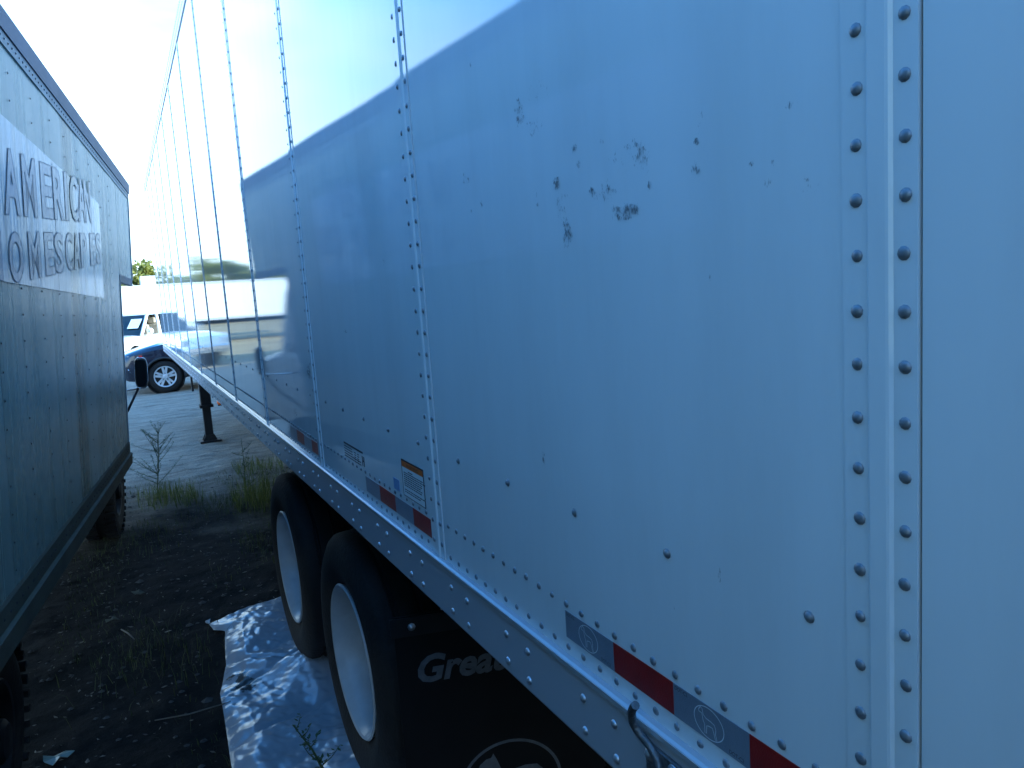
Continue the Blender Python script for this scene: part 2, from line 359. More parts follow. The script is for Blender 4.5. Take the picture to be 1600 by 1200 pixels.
# --- panels (gently oil-canned sheet aluminium, 2.5 mm joint at each seam)
PANELS = []
G = .0016
for i in range(len(edges)-1):
    y0, y1 = edges[i]+G, edges[i+1]-G
    ny, nz_ = 14, 30; V = []; F = []
    amp = random.uniform(.0004, .0012); ph = random.uniform(0, 9)
    for a in range(ny+1):
        for b in range(nz_+1):
            y = y0+(y1-y0)*a/ny; z = ZB+.002+(ZT-ZB-.002)*b/nz_
            e = math.sin(math.pi*a/ny)*math.sin(math.pi*b/nz_)**.5
            x = e*(amp+.0005*(1+mnoise.noise(Vector((ph, y*1.5, z*1.2)))))
            V.append((max(0, x), y, z))
    q = lambda a, b: a*(nz_+1)+b
    for a in range(ny):
        for b in range(nz_): F.append((q(a, b), q(a+1, b), q(a+1, b+1), q(a, b+1)))
    nb = len(V)
    rim_i = [q(0, b) for b in range(nz_+1)]+[q(a, nz_) for a in range(1, ny+1)]+[q(ny, b) for b in range(nz_-1, -1, -1)]+[q(a, 0) for a in range(ny-1, 0, -1)]
    for k in rim_i: V.append((V[k][0]+.003, V[k][1], V[k][2]))
    for k in range(len(rim_i)):
        k2 = (k+1) % len(rim_i); F.append((rim_i[k], rim_i[k2], nb+k2, nb+k))
    me = bpy.data.meshes.new('side_panel'); me.from_pydata(V, [], F)
    bm = bmesh.new(); bm.from_mesh(me); bmesh.ops.recalc_face_normals(bm, faces=bm.faces); bm.to_mesh(me); bm.free()
    for p in me.polygons: p.use_smooth = True
    me.set_sharp_from_angle(angle=R(40))
    PANELS.append(link('side_panel', me, M['panel'], TR))
# dark core just behind the sheets, roof, far wall, ends
core = MB(); core.box(.008, WID-.01, REAR+.03, FRONT-.02, 1.20, 4.03); core.obj('inner_wall', M['gap'], TR)
box('roof', M['roof'], TR, .002, WID, REAR, FRONT, 4.034, 4.06, bevel=.008)
box('far_wall', M['panel'], TR, WID-.008, WID, REAR, FRONT, 1.2, 4.03)
fwall = box('front_wall', M['panel'], TR, .0, WID, FRONT-.015, FRONT+.03, 1.17, 4.03, bevel=.02)
for k in range(2):
    d = box('rear_door', M['panel'], TR, .03+k*1.27, .03+k*1.27+1.25, REAR-.02, REAR+.028, 1.25, 4.0, bevel=.01)
box('floor', M['black_steel'], TR, .01, WID-.01, REAR, FRONT-.02, 1.165, 1.199)
# top rail
tp = [(.004, ZT+.002), (-.006, ZT+.002), (-.010, ZT+.012), (-.010, ZTOP-.03), (-.004, ZTOP-.004), (.008, ZTOP), (.04, ZTOP)]
V = []; F = []
for y in (REAR, FRONT+.01):
    for x, z in tp: V.append((x, y, z))
n = len(tp); F = [(i, i+1, n+i+1, n+i) for i in range(n-1)]
top_rail = MB().add(V, F).obj('top_rail', M['strip'], TR)
pts = []
for zz in (3.965, 4.015): pts += [(-.010, y, zz) for y in np.arange(REAR+.03, FRONT, .0505)]
joined('rivet_row', pts, M['rivet'], top_rail)
# bottom rail profile
bp = [(.004, 1.3125), (-.010, 1.3125), (-.015, 1.3105), (-.0165, 1.307), (-.0165, 1.3025), (-.013, 1.300), (-.012, 1.296), (-.012, 1.186), (-.010, 1.181), (-.004, 1.179), (.06, 1.179), (.06, 1.164), (-.012, 1.164), (.004, 1.164)][:11]
V = []; F = []
for y in (REAR-.01, FRONT+.02):
    for x, z in bp: V.append((x, y, z))
n = len(bp); F = [(i, i+1, n+i+1, n+i) for i in range(n-1)]+[tuple(range(n)), tuple(range(n, 2*n))[::-1]]
bot_rail = MB().add(V, F).obj('bottom_rail', M['rail'], TR)
# bright lip along the rail's top edge
MB().box(-.0178, -.0155, REAR-.005, FRONT+.015, 1.3025, 1.3108).obj('rail_lip', M['railtop'], bot_rail)
# rail rivets
stuff = []; NEAR = []
k = -4
while True:
    yc = .9905+.2865*k; k += 1
    if yc > FRONT-.1: break
    if yc < REAR+.1: continue
    for dy in (-.045, .045):
        for zz in (1.264, 1.2075):
            pz = (-.012, yc+dy, zz)
            if .55 < yc < 4.0: place(BLT, 'rivet', pz, bot_rail)
            else: stuff.append(pz)
joined('rivet_row', stuff, M['bolt'], bot_rail, 1.3)
# splice posts at each seam
post_prof = [(.0015, .004), (.0015, -.0022), (.0250, -.0022), (.0280, -.0050), (.0310, -.0058), (.0480, -.0058), (.0500, -.0052), (.0510, -.0022), (.0795, -.0022), (.0800, .0005)]
rowlow, rowup, postst = [], [], []
for si, s in enumerate(seams):
    V = []; F = []; n = len(post_prof)
    for z in (ZB+.004, ZT):
        for dy, x in post_prof: V.append((x, s+dy, z))
    F = [(i, i+1, n+i+1, n+i) for i in range(n-1)]
    po = MB().add(V, F).obj('splice_post', M['panel'], TR)
    st = []
    for dy in (.0135, .0630):
        for z in 1.449+.0505*np.arange(-2, 49):
            if z > ZT-.01: continue
            p_ = (-.0022, s+dy, float(z))
            near = (si == 1 and 1.34 < z < 2.36) or (si == 2 and z < 2.75) or (si == 3 and z < 1.9)
            if near: place(RIV, 'rivet', p_, po)
            else: st.append(p_)
    if st: joined('rivet_row', st, M['rivet'], po)
# horizontal rivet rows and the screw row of every panel
for i in range(len(edges)-1):
    y0, y1 = edges[i]+(.095 if i else .03), edges[i+1]-.02
    st = []
    for zz in (1.3275, 1.404):
        for y in np.arange(.0, 20, .0484)+.0 + REAR + .022:
            if y0-.01 < y < y1:
                p_ = (0, float(y), zz)
                if i == 2: place(RIV, 'rivet', p_, PANELS[i])
                elif i == 3 and y < 2.35: place(RIV, 'rivet', p_, PANELS[i])
                else: st.append(p_)
    for q in range(5):
        y = edges[i]+.129+.2415*q
        if y < y1:
            p_ = (0.0, y, 1.576)
            if i in (2, 3): place(SCR, 'screw', p_, PANELS[i])
            else: st.append(p_)
    if st: joined('rivet_row', st, M['rivet'], PANELS[i])
# conspicuity tape
def tape(y_hi, n, red_first=False, logo=False, par=None):
    for k in range(n):
        a, b = y_hi-.1455*k, y_hi-.1455*(k+1); red = (k % 2 == 1)
        t = MB().box(-.0009, .0004, b+.0004, a-.0004, 1.343, 1.391).obj('reflective_tape', M['tape_red' if red else 'tape_white'], par)
        if not red:
            yc = a-.072; zc = 1.367
            el = [(.0285*math.cos(q), .0212*math.sin(q)) for q in np.linspace(0, 2*math.pi, 40, endpoint=False)]
            v, f = ribbon(el, .0013, True)
            dog = [(-.0190, .0120), (-.0155, .0165), (-.0120, .0150), (-.0105, .0080), (-.0050, .0050), (.0040, .0045), (.0110, .0030), (.0135, -.0030), (.0125, -.0090), (.0150, -.0165), (.0120, -.0170), (.0095, -.0090), (.0070, -.0030), (.0000, -.0035), (-.0040, -.0050), (-.0050, -.0160), (-.0080, -.0165), (-.0080, -.0050), (-.0110, .0000), (-.0130, .0085), (-.0190, .0090)]
            v2, f2 = ribbon(dog, .0011, True)
            b_ = MB().add(v, f).add(v2, f2)
            if logo: mapped('emblem', b_.v, b_.f, lambda x, y, z: (-.0011, yc-x, zc+y), M['logo_line'], t)
            if logo:
                for (yy, zz) in ((a-.004, 1.3835), (b+.036, 1.3465)):
                    co, f = text_mesh('DOT-C2', .0075, width=.026); mapped('print', co, f, lambda x, y, z: (-.0011, yy-x, zz+y), M['print_black'], t)
tape(1.1015, 4, logo=True, par=PANELS[2]); tape(2.312, 4, par=PANELS[3]); tape(3.51, 4, par=PANELS[4])
# stickers on the panel forward of the second seam
def ybox(nm, mat, par, ya, yb, z0, z1, x=-.0009):
    return MB().box(x, .0004, yb, ya, z0, z1).obj(nm, mat, par)
wl = ybox('warning_label', M['sticker'], PANELS[3], 1.939, 1.773, 1.4115, 1.511)
for nm, a in (('label_border', (1.939, 1.773, 1.507, 1.511)), ('label_border', (1.939, 1.773, 1.4115, 1.4135)), ('label_border', (1.939, 1.9365, 1.4136, 1.5069)), ('label_border', (1.7755, 1.773, 1.4136, 1.5069))):
    ybox(nm, M['print_black'], wl, *a, x=-.0012)
ybox('label_header', M['orange'], wl, 1.9362, 1.7758, 1.4915, 1.5068, x=-.0012)
co, f = text_mesh('WARNING', .013, width=.09); mapped('print', co, f, lambda x, y, z: (-.0014, 1.90-x, 1.4945+y), M['print_black'], wl)
b_ = MB()
for k in range(11):
    z = 1.4815-.0058*k; ln = random.uniform(.11, .145) if k else .07
    if k == 8: continue
    y = 1.925 if k else 1.89
    while y > 1.925-ln:
        wd = random.uniform(.006, .018); b_.box(-.0012, -.0004, y-wd, y, z, z+.0026); y -= wd+.003
b_.obj('print', M['print_black'], wl)
ybox('small_label', M['sticker_blue'], PANELS[3], 2.023, 1.974, 1.4125, 1.444)
b_ = MB()
for k in range(6):
    z = 1.458-.0085*k; y = 2.550
    end = 2.33 if k == 0 else (2.45 if k < 4 else 2.36)
    while y > end:
        wd = random.uniform(.006, .02); b_.box(-.0006, .0003, y-wd, y, z, z+(.006 if k == 0 else .0028)); y -= wd+.0045
for k in range(5):
    for y in (2.425, 2.39): b_.box(-.0006, .0003, y-.018, y, 1.445-.0075*k, 1.4475-.0075*k)
b_.box(-.0006, .0003, 2.33, 2.335, 1.418, 1.45); b_.box(-.0006, .0003, 2.312, 2.317, 1.418, 1.45); b_.box(-.0006, .0003, 2.312, 2.335, 1.433, 1.437)
b_.obj('tyre_data_print', M['print_black'], PANELS[3])
# scuffs and rub marks with their own shape, on the second and third panels
def scuff_mat():
    m = bpy.data.materials.new('rubber_scuff'); m.use_nodes = True; t = m.node_tree; b = t.nodes['Principled BSDF']
    b.inputs['Base Color'].default_value = (.03, .03, .035, 1); b.inputs['Roughness'].default_value = .5
    tc = t.nodes.new('ShaderNodeTexCoord'); mp = t.nodes.new('ShaderNodeMapping'); mp.inputs['Scale'].default_value = (1, 1, .33)
    t.links.new(tc.outputs['Object'], mp.inputs[0])
    n = t.nodes.new('ShaderNodeTexNoise'); n.inputs['Scale'].default_value = 620; n.inputs['Detail'].default_value = 3; t.links.new(mp.outputs[0], n.inputs['Vector'])
    at = t.nodes.new('ShaderNodeAttribute'); at.attribute_name = 'mask'
    n2 = t.nodes.new('ShaderNodeTexNoise'); n2.inputs['Scale'].default_value = 95; n2.inputs['Detail'].default_value = 4; t.links.new(tc.outputs['Object'], n2.inputs['Vector'])
    def ma(a, k, b_):
        q = t.nodes.new('ShaderNodeMath'); q.operation = 'MULTIPLY_ADD'; t.links.new(a, q.inputs[0]); q.inputs[1].default_value = k
        if isinstance(b_, float): q.inputs[2].default_value = b_
        else: t.links.new(b_, q.inputs[2])
        return q.outputs[0]
    vsum = ma(n.outputs['Fac'], 2.0, ma(n2.outputs['Fac'], 2.2, ma(at.outputs['Fac'], 1.35, -2.1)))
    mr = t.nodes.new('ShaderNodeMapRange'); mr.inputs['From Min'].default_value = .85; mr.inputs['From Max'].default_value = 1.35; mr.inputs['To Max'].default_value = .62
    t.links.new(vsum, mr.inputs[0])
    tr = t.nodes.new('ShaderNodeBsdfTransparent'); mx = t.nodes.new('ShaderNodeMixShader')
    t.links.new(mr.outputs[0], mx.inputs[0]); t.links.new(tr.outputs[0], mx.inputs[1]); t.links.new(b.outputs[0], mx.inputs[2])
    t.links.new(mx.outputs[0], t.nodes['Material Output'].inputs[0]); return m
M['scuff'] = scuff_mat()
def on_side(px, py):
    d = fw + r1*((px-800)/FPX) - u1*((py-600)/FPX); t = -CAMP.x/d.x
    return CAMP+d*t
SC = [(812, 179, 9, 34, -12, .75), (836, 197, 16, 18, 0, .55), (838, 140, 24, 40, 0, .40), (870, 286, 6, 14, -10, .95), (886, 365, 9, 34, -12, .8), (878, 318, 12, 30, -8, .52), (898, 231, 5, 11, -20, .75), (904, 256, 4, 12, -20, .7), (928, 303, 9, 10, 30, .85), (950, 299, 18, 22, 0, .60), (978, 330, 28, 17, 0, .85), (1000, 241, 22, 28, 40, .68), (964, 250, 16, 18, 20, .5), (985, 229, 20, 7, 0, .55), (1014, 286, 2.5, 14, 0, .8), (1089, 221, 5, 8, 0, .9), (1087, 265, 8, 16, 25, .75), (1095, 190, 5, 36, 6, .48), (1237, 163, 17, 10, -20, .68), (1175, 256, 6, 6, 0, .75), (1206, 256, 5, 8, 0, .8), (1200, 282, 14, 16, 30, .47), (1266, 290, 34, 20, 20, .42), (727, 280, 14, 14, 30, .55), (737, 331, 2.5, 8, 0, .85), (753, 319, 2.5, 8, 0, .75), (1110, 434, 2.5, 9, 0, .75), (850, 718, 2.5, 15, 0, .8), (1125, 898, 3, 18, 0, .62), (941, 220, 5, 7, 40, .75), (840, 316, 2.5, 24, 0, .6), (600, 410, 3, 7, 20, .7), (540, 518, 3, 6, 0, .7), (1053, 945, 3, 12, 12, .55), (483, 582, 5, 13, 0, .8), (462, 646, 4, 10, 0, .65), (736, 100, 2.5, 7, 0, .7)]
for cx, cyy, wx, hy, rot, amt in SC:
    c0 = on_side(cx, cyy); hw = (on_side(cx-wx, cyy)-on_side(cx+wx, cyy)).length*.42; hh = (on_side(cx, cyy-hy)-on_side(cx, cyy+hy)).length*.38
    N = 8; V = []; F = []; mk = []
    cr, sr = math.cos(R(rot)), math.sin(R(rot))
    for a in range(N+1):
        for b in range(N+1):
            uu, vv = a/N*2-1, b/N*2-1; yy, zz = uu*hw*1.3, vv*hh*1.3
            V.append((-.0007, c0.y+yy*cr-zz*sr, c0.z+yy*sr+zz*cr)); mk.append(amt*max(0, 1-(uu*uu+vv*vv))**.5)
    F = [(a*(N+1)+b, (a+1)*(N+1)+b, (a+1)*(N+1)+b+1, a*(N+1)+b+1) for a in range(N) for b in range(N)]
    me = bpy.data.meshes.new('scuff_mark'); me.from_pydata(V, [], F); at = me.attributes.new('mask', 'FLOAT', 'POINT'); at.data.foreach_set('value', mk)
    pi = max(i for i in range(len(edges)-1) if edges[i] <= c0.y)
    link('scuff_mark', me, M['scuff'], PANELS[pi])
# hook on the rail
hk = MB().box(-.019, -.0122, .772, .858, 1.222, 1.286).obj('hook_plate', M['hook'], TR, bevel=.002)
MB().tube([(-.047, .836, 1.360), (-.045, .846, 1.350), (-.041, .856, 1.336), (-.036, .862, 1.320), (-.031, .860, 1.307), (-.027, .852, 1.298), (-.024, .840, 1.290), (-.023, .826, 1.278), (-.024, .818, 1.262), (-.024, .814, 1.235)], .0062, 10).obj('hook_rod', M['hook'], hk, True, 40)
for yy in (.846, .794):
    v, f = dome(.0095, .008, 12, 4, 1); b_ = MB().add([(x-.019, y+yy, z+1.272) for x, y, z in v], f); b_.obj('bolt', M['bolt'], hk, True)
# running gear
def wheel(name, par, cx, cyv, cz, rt, rr, wd, side=-1, lugs=False, mt='rubber', mr='rim', dish=.16):
    """truck wheel; outer face at cx, width wd going +x (side=-1: outer face points to -x)"""
    k = -side
    e = MB(); tp_ = [(.035, rr-.004), (.018, rr+.02), (.004, rr+.07), (.0, (rr+rt)/2), (.008, rt-.05), (.028, rt-.012), (.045, rt), (wd*.30, rt+.003), (wd*.32, rt-.012), (wd*.36, rt-.012), (wd*.38, rt+.004), (wd*.62, rt+.004), (wd*.64, rt-.012), (wd*.68, rt-.012), (wd*.70, rt+.003), (wd-.045, rt), (wd-.02, rt-.015), (wd-.004, rt-.06), (wd, (rr+rt)/2), (wd-.02, rr)]
    e.lathe([(a*k, r) for a, r in tp_], (cx, cyv, cz), 'x', 56)
    ty = e.obj('tyre', M[mt], par, True, 35)
    if lugs:
        lg = MB()
        for q in range(40):
            an = 2*math.pi*q/40
            for off in (.0, .62):
                c_, s_ = math.cos(an+off*.1), math.sin(an+off*.1)
                v = []
                for ra in (rt-.01, rt+.020):
                    for da in (-.035, .035):
                        for ax in (wd*off, wd*off+wd*.38):
                            ca, sa = math.cos(an+off*.12+da), math.sin(an+off*.12+da)
                            v.append((cx+ax*k, cyv+ra*ca, cz+ra*sa))
                lg.add(v, [(0, 1, 3, 2), (4, 6, 7, 5), (0, 4, 5, 1), (2, 3, 7, 6), (0, 2, 6, 4), (1, 5, 7, 3)])
        lo = lg.obj('tread_block', M[mt], ty); lo['kind'] = 'stuff'
    rp_ = [(wd-.03, rr*.93), (wd-.03, rr-.005), (.030, rr-.002), (.018, rr+.006), (.012, rr), (.016, rr-.012), (.035, rr-.022), (.06, rr-.032), (dish, rr-.036), (dish+.012, rr*.78), (dish, rr*.62), (dish-.02, rr*.50), (dish-.03, rr*.42), (dish-.055, rr*.40), (dish-.10, rr*.36), (dish-.115, rr*.28), (dish-.12, .001)]
    e = MB(); e.lathe([(a*k, r) for a, r in rp_], (cx, cyv, cz), 'x', 48)
    rm = e.obj('rim', M[mr], par, True, 35)
    nb = MB()
    for q in range(10):
        an = 2*math.pi*q/10; nb.tube([(cx+(dish-.005)*k, cyv+rr*.52*math.cos(an), cz+rr*.52*math.sin(an)), (cx+(dish-.045)*k, cyv+rr*.52*math.cos(an), cz+rr*.52*math.sin(an))], .014, 6)
    lo = nb.obj('lug_nuts', M['black_steel'], rm)
    return ty
for yc, zc in ((2.925, .508), (4.205, .505)):
    for nm, x0, sd in (('outer', .022, -1), ('inner', .345, -1), ('far', WID-.022, 1)):
        wh = empty('wheel', (0, 0, 0)); wh.parent = TR
        wheel('wheel', wh, x0, yc, zc, .505, .300, .285, sd, dish=.25)
    MB().tube([(.25, yc, zc), (WID-.25, yc, zc)], .065, 12).obj('axle', M['black_steel'], TR, True)
for x in (.80, 1.70): box('bogie_frame', M['black_steel'], TR, x, x+.12, 1.9, 5.6, .78, 1.16)
for x in (.80, 1.70): box('suspension_hanger', M['black_steel'], TR, x-.02, x+.14, 3.45, 3.68, .45, .78)
for k in range(40):
    y = REAR+.3+k*.40
    if y < FRONT-.3: box('crossmember', M['black_steel'], TR, .22, WID-.22, y, y+.05, 1.095, 1.165)
# mud flap with lettering
FL = empty('mudflap', (.05, 2.205, 0), -.255); FL.parent = TR
MB().box(-.035, .62, 0, .010, .16, .955).obj('rubber_flap', M['flap'], FL)
br = MB().box(-.045, .64, -.008, -.001, .893, .953).obj('hanger_bar', M['black_steel'], FL)
for x in (.02, .3, .55):
    v, f = dome(.010, .008, 8, 3, 1); b_ = MB().add([(y+x, z_-.008 if False else xx-.008, z+.923) for xx, y, z in v for z_ in (0,)], f); b_.obj('bolt', M['bolt'], br)
co, f = text_mesh('Great Dane', .125, shear=.28, offset=.004, width=.60)
mapped('lettering', co, f, lambda x, y, z: (.028+x*.95, -.0012, .735+y*.98), M['flap_print'], FL)
el = [(.300+.165*math.cos(q), .335+.150*math.sin(q)) for q in np.linspace(0, 2*math.pi, 60, endpoint=False)]
v, f = ribbon(el, .010, True); mapped('emblem_ring', v, f, lambda x, y, z: (x, -.0012, y), M['flap_print'], FL)
dogp = [(.190, .400), (.205, .390), (.225, .402), (.232, .380), (.228, .340), (.236, .300), (.232, .220), (.262, .220), (.268, .300), (.300, .312), (.345, .305), (.362, .270), (.352, .220), (.378, .220), (.392, .290), (.398, .340), (.430, .300), (.436, .306), (.404, .372), (.388, .388), (.350, .392), (.300, .384), (.270, .390), (.256, .430), (.246, .452), (.238, .438), (.222, .436), (.200, .420)]
mapped('emblem_dog', [(x, y, 0) for x, y in dogp], [tuple(range(len(dogp)))], lambda x, y, z: (x, -.0012, y), M['flap_print'], FL)
# landing gear
for x in (.245, 2.15):
    lg = MB().prism([(-.0, -.0), (.14, 0), (.14, .14), (0, .14)], .50, 1.16, 'z').obj('landing_leg', M['black_steel'], TR, loc=(x+.005, 11.68, 0), bevel=.01)
    MB().box(.012, .122, .012, .122, .03, .52).obj('inner_tube', M['black_steel'], lg, bevel=.008)
    MB().box(-.07, .215, -.06, .19, .0, .028).obj('foot_plate', M['black_steel'], lg, bevel=.006)
    for yy in (-.02, .12): MB().prism([(-.03, .028), (.165, .028), (.13, .11), (.01, .11)], yy, yy+.02, 'y').obj('foot_gusset', M['black_steel'], lg)
    MB().box(-.02, .16, -.025, .165, .5, .54).obj('collar', M['black_steel'], lg)
box('cross_brace', M['black_steel'], TR, .42, 2.15, 11.78, 11.84, .62, .70)
MB().tube([(.25, 11.74, .95), (.17, 11.74, .95), (.165, 11.74, .80), (.165, 11.70, .76)], .016, 8).obj('crank_handle', M['black_steel'], TR, True, 40)
box('light_bracket', M['black_steel'], TR, .44, .80, 11.30, 11.36, .55, .66)
ml = MB().lathe([(0, .045), (-.02, .045), (-.04, .036), (-.05, .018), (-.052, .001)], (.47, 11.295, .605), 'y', 16).obj('marker_light', M['amber'], TR, True, 50)

# ================================================================== BOX TRUCK ON THE LEFT (leans a few degrees towards the trailer)
e1 = Vector((.1119, 1, -.0177)).normalized(); e3 = Vector((.07, .0177, 1)); e3 = (e3-e1*e3.dot(e1)).normalized(); e2 = e1.cross(e3)
KW = Vector((-.448, 7.2, 2.986)); TH = 2.993
BT = empty('box_truck', label='weathered white box truck with ghost lettering leaning at the left edge', cat='truck')
BT.matrix_world = Matrix.Translation(KW-e3*TH) @ Matrix((e2, e1, e3)).transposed().to_4x4()
AR, AW = -8.95, -.80          # rear of box, lower front wall
tb, tt = TH-2.035, TH-.115
ts_ = [-8.46, -7.38, -6.30, -5.22, -4.148, -3.10, -2.03]
te = [AR+.04]+ts_+[AW]
riv = []
for i in range(len(te)-1):
    a0, a1 = te[i]+.0015, te[i+1]-.0015
    ny, nz_ = 16, 24; V = []; F = []
    ph = i*3.1
    for a in range(ny+1):
        for b in range(nz_+1):
            y = a0+(a1-a0)*a/ny; z = tb+(tt-tb)*b/nz_
            ed = math.sin(math.pi*a/ny)**.5
            V.append((ed*(.0030*mnoise.noise(Vector((ph, y*3.2, z*.7)))+.0018*mnoise.noise(Vector((ph, y*7, z*1.6)))), y, z))
    F = [(a*(nz_+1)+b, (a+1)*(nz_+1)+b, (a+1)*(nz_+1)+b+1, a*(nz_+1)+b+1) for a in range(ny) for b in range(nz_)]
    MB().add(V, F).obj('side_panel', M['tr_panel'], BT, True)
    for col in ([te[i]+.02] if i else [te[i]+.02])+[te[i]+(te[i+1]-te[i])*k/3 for k in (1, 2)]:
        riv += [(.0012, col, z) for z in np.arange(tb+.06, tt-.02, .0975)]
lv0, lf0 = lowv, lowf
lowv = [(-x, y, z) for x, y, z in lv0]
joined('rivet_row', riv, M['gap'], BT, .75)
# nose over the cab
MB().prism([(AW+.002, TH-.80), (-.002, TH-.795), (-.002, TH-.115), (AW+.002, TH-.115)], -.004, .0005, 'x').obj('nose_panel', M['tr_panel'], BT)
box('corner_post', M['tr_rail2'], BT, -.05, .006, -.0015, .030, TH-.80, TH-.02, bevel=.006)
box('nose_underside', M['tr_rail2'], BT, -2.28, -.006, AW, -.004, TH-.83, TH-.802)
box('nose_edge', M['tr_rail'], BT, -.03, .004, AW+.003, -.004, TH-.845, TH-.79)
box('box_core', M['gap'], BT, -2.29, -.012, AR+.05, AW-.01, tb, TH-.03)
box('nose_core', M['tr_panel'], BT, -2.29, -.006, AW+.004, -.003, TH-.79, TH-.03)
box('front_post', M['tr_rail2'], BT, -.04, .005, AW-.012, AW+.012, tb-.16, TH-.80)
box('rear_post', M['tr_rail2'], BT, -.06, .008, AR, AR+.05, tb-.16, TH-.02)
box('rear_door', M['tr_panel'], BT, -2.24, -.06, AR+.01, AR+.04, tb, TH-.1)
# top rail: dark cap over a lighter riveted flange
MB().prism([(-.02, TH-.088), (.012, TH-.088), (.014, TH-.012), (.004, TH), (-.02, TH)], AR, .032, 'y').obj('top_rail', M['tr_rail'], BT)
fl = MB().prism([(-.02, TH-.135), (.005, TH-.135), (.006, TH-.089), (-.02, TH-.089)], AR, .031, 'y').obj('top_flange', M['tr_rail2'], BT)
joined('rivet_row', [(.0055, y, TH-.112) for y in np.arange(AR+.05, 0, .055)], M['gap'], fl, .8)
box('roof', M['tr_rail2'], BT, -2.30, -.02, AR, .02, TH-.028, TH-.004)
# bottom rail, two steps
MB().prism([(-.03, tb-.075), (.008, tb-.075), (.008, tb-.004), (.002, tb+.006), (-.03, tb+.006)], AR, AW+.012, 'y').obj('bottom_rail', M['tr_low'], BT)
rr_ = MB().prism([(-.05, tb-.165), (.020, tb-.160), (.022, tb-.082), (.0, tb-.076), (-.05, tb-.076)], AR, AW+.014, 'y').obj('rub_rail', M['tr_low'], BT)
joined('rivet_row', [(.0085, y, tb-.04) for y in np.arange(AR+.05, AW, .08)], M['gap'], rr_, .9)
# decal patch and ghost letters: flat film following the panel
def pan_x(y): return .0045
D0, D1, DZ0, DZ1 = -5.30, -1.693, TH-.985, TH-.401
for i in range(len(te)-1):
    a0, a1 = max(te[i]+.004, D0), min(te[i+1]-.004, D1)
    if a1 <= a0: continue
    ny = 14; nz_ = 8; V = []; ph = i*2.3
    for a in range(ny+1):
        for b in range(nz_+1):
            y = a0+(a1-a0)*a/ny; z = DZ0+(DZ1-DZ0)*b/nz_
            V.append((.0050+.0012*mnoise.noise(Vector((ph, y*7.5, z*1.1)))*math.sin(math.pi*a/ny)**.4, y, z))
    F = [(a*(nz_+1)+b, (a+1)*(nz_+1)+b, (a+1)*(nz_+1)+b+1, a*(nz_+1)+b+1) for a in range(ny) for b in range(nz_)]
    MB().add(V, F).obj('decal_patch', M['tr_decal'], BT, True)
def letters(word, starts, wd, hgt, base, slope):
    for ch, a0 in zip(word, starts):
        co, f = text_mesh(ch, 1.0, offset=.03); co[:, 0] = (co[:, 0]-co[:, 0].min())/np.ptp(co[:, 0]); co[:, 1] = (co[:, 1]-co[:, 1].min())/np.ptp(co[:, 1])
        wl_ = wd*(.35 if ch == 'I' else 1)
        P = [(.0068, a0+x*wl_, max(DZ0+.002, TH+base+slope*(a0+x*wl_+3.9)+y*hgt)) for x, y, z in co]
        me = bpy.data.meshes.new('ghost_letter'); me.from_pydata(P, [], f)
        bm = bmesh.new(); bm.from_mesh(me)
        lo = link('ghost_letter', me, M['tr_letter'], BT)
        be = [(e.verts[0].co.copy(), e.verts[1].co.copy()) for e in bm.edges if e.is_boundary]; bm.free()
        b2 = MB()
        for p, q in be:
            t_ = (q-p); 
            if t_.length < 1e-5: continue
            t_.normalize(); n_ = Vector((0, -t_.z, t_.y))*.0016; o_ = Vector((.0004, 0, 0))
            b2.add([p+n_+o_, q+n_+o_, q-n_+o_, p-n_+o_], [(0, 1, 2, 3)])
        b2.obj('letter_edge', M['tr_outline'], lo)
letters('AMERICAN', [-3.985, -3.70, -3.375, -3.115, -2.84, -2.70, -2.47, -2.26], .235, .235, -.742, .098)
letters('HOMESCAPES', [-4.27, -3.97, -3.665, -3.375, -3.165, -2.905, -2.69, -2.47, -2.15, -1.93], .205, .185, -.985, .098)
# cab, mirror, chassis, wheels
cabp = [(-.74, .62), (2.05, .62), (2.12, .80), (2.10, 1.18), (1.95, 1.30), (1.05, 1.42), (.62, 2.02), (.45, 2.12), (-.70, 2.13)]
cb = MB().prism(cabp, -2.02, -.38, 'x').obj('cab', M['cab'], BT, bevel=.05)
MB().prism([(-.45, 1.40), (.80, 1.42), (.52, 1.98), (-.45, 2.0)], -.384, -.374, 'x').obj('door_window', M['glass'], cb)
MB().box(-.382, -.376, -.62, .86, .66, 1.38).obj('door', M['cab'], cb, bevel=.01)
MB().add([(-1.95, 1.07, 1.46), (-.45, 1.07, 1.46), (-.45, .70, 1.98), (-1.95, .70, 1.98)], [(0, 1, 2, 3)]).obj('windscreen', M['glass'], cb)
MB().box(-1.85, -.55, 2.10, 2.14, .85, 1.12).obj('grille', M['plastic'], cb)
MB().box(-2.0, -.40, 2.13, 2.22, .55, .78).obj('bumper', M['chrome'], cb, bevel=.02)
for x in (-.93, -1.57): box('chassis_rail', M['black_steel'], BT, x, x+.09, AR+.1, 2.0, .60, .80)
def inv(p): return BT.matrix_world.inverted() @ Vector(p)
mc = inv((-.514, 7.62, 1.385))
mo = MB().lathe([(-.02, .001), (-.02, .6), (-.012, .9), (.02, 1.0), (.03, .92), (.03, .001)], (0, 0, 0), 'y', 24)
mo.v = [(math.copysign(abs(x)**.55, x)*.050, y, math.copysign(abs(z)**.55, z)*.135) for x, y, z in mo.v]
mir = mo.obj('side_mirror', M['plastic'], BT, True, 45, loc=mc)
rg = MB(); n = 32
pr = [(math.copysign(abs(math.cos(q))**.55, math.cos(q))*.050, -.008, math.copysign(abs(math.sin(q))**.55, math.sin(q))*.136) for q in np.linspace(0, 2*math.pi, n+1)]
rg.tube(pr, .0045, 6, False); rg.obj('mirror_rim', M['chrome'], mir, True)
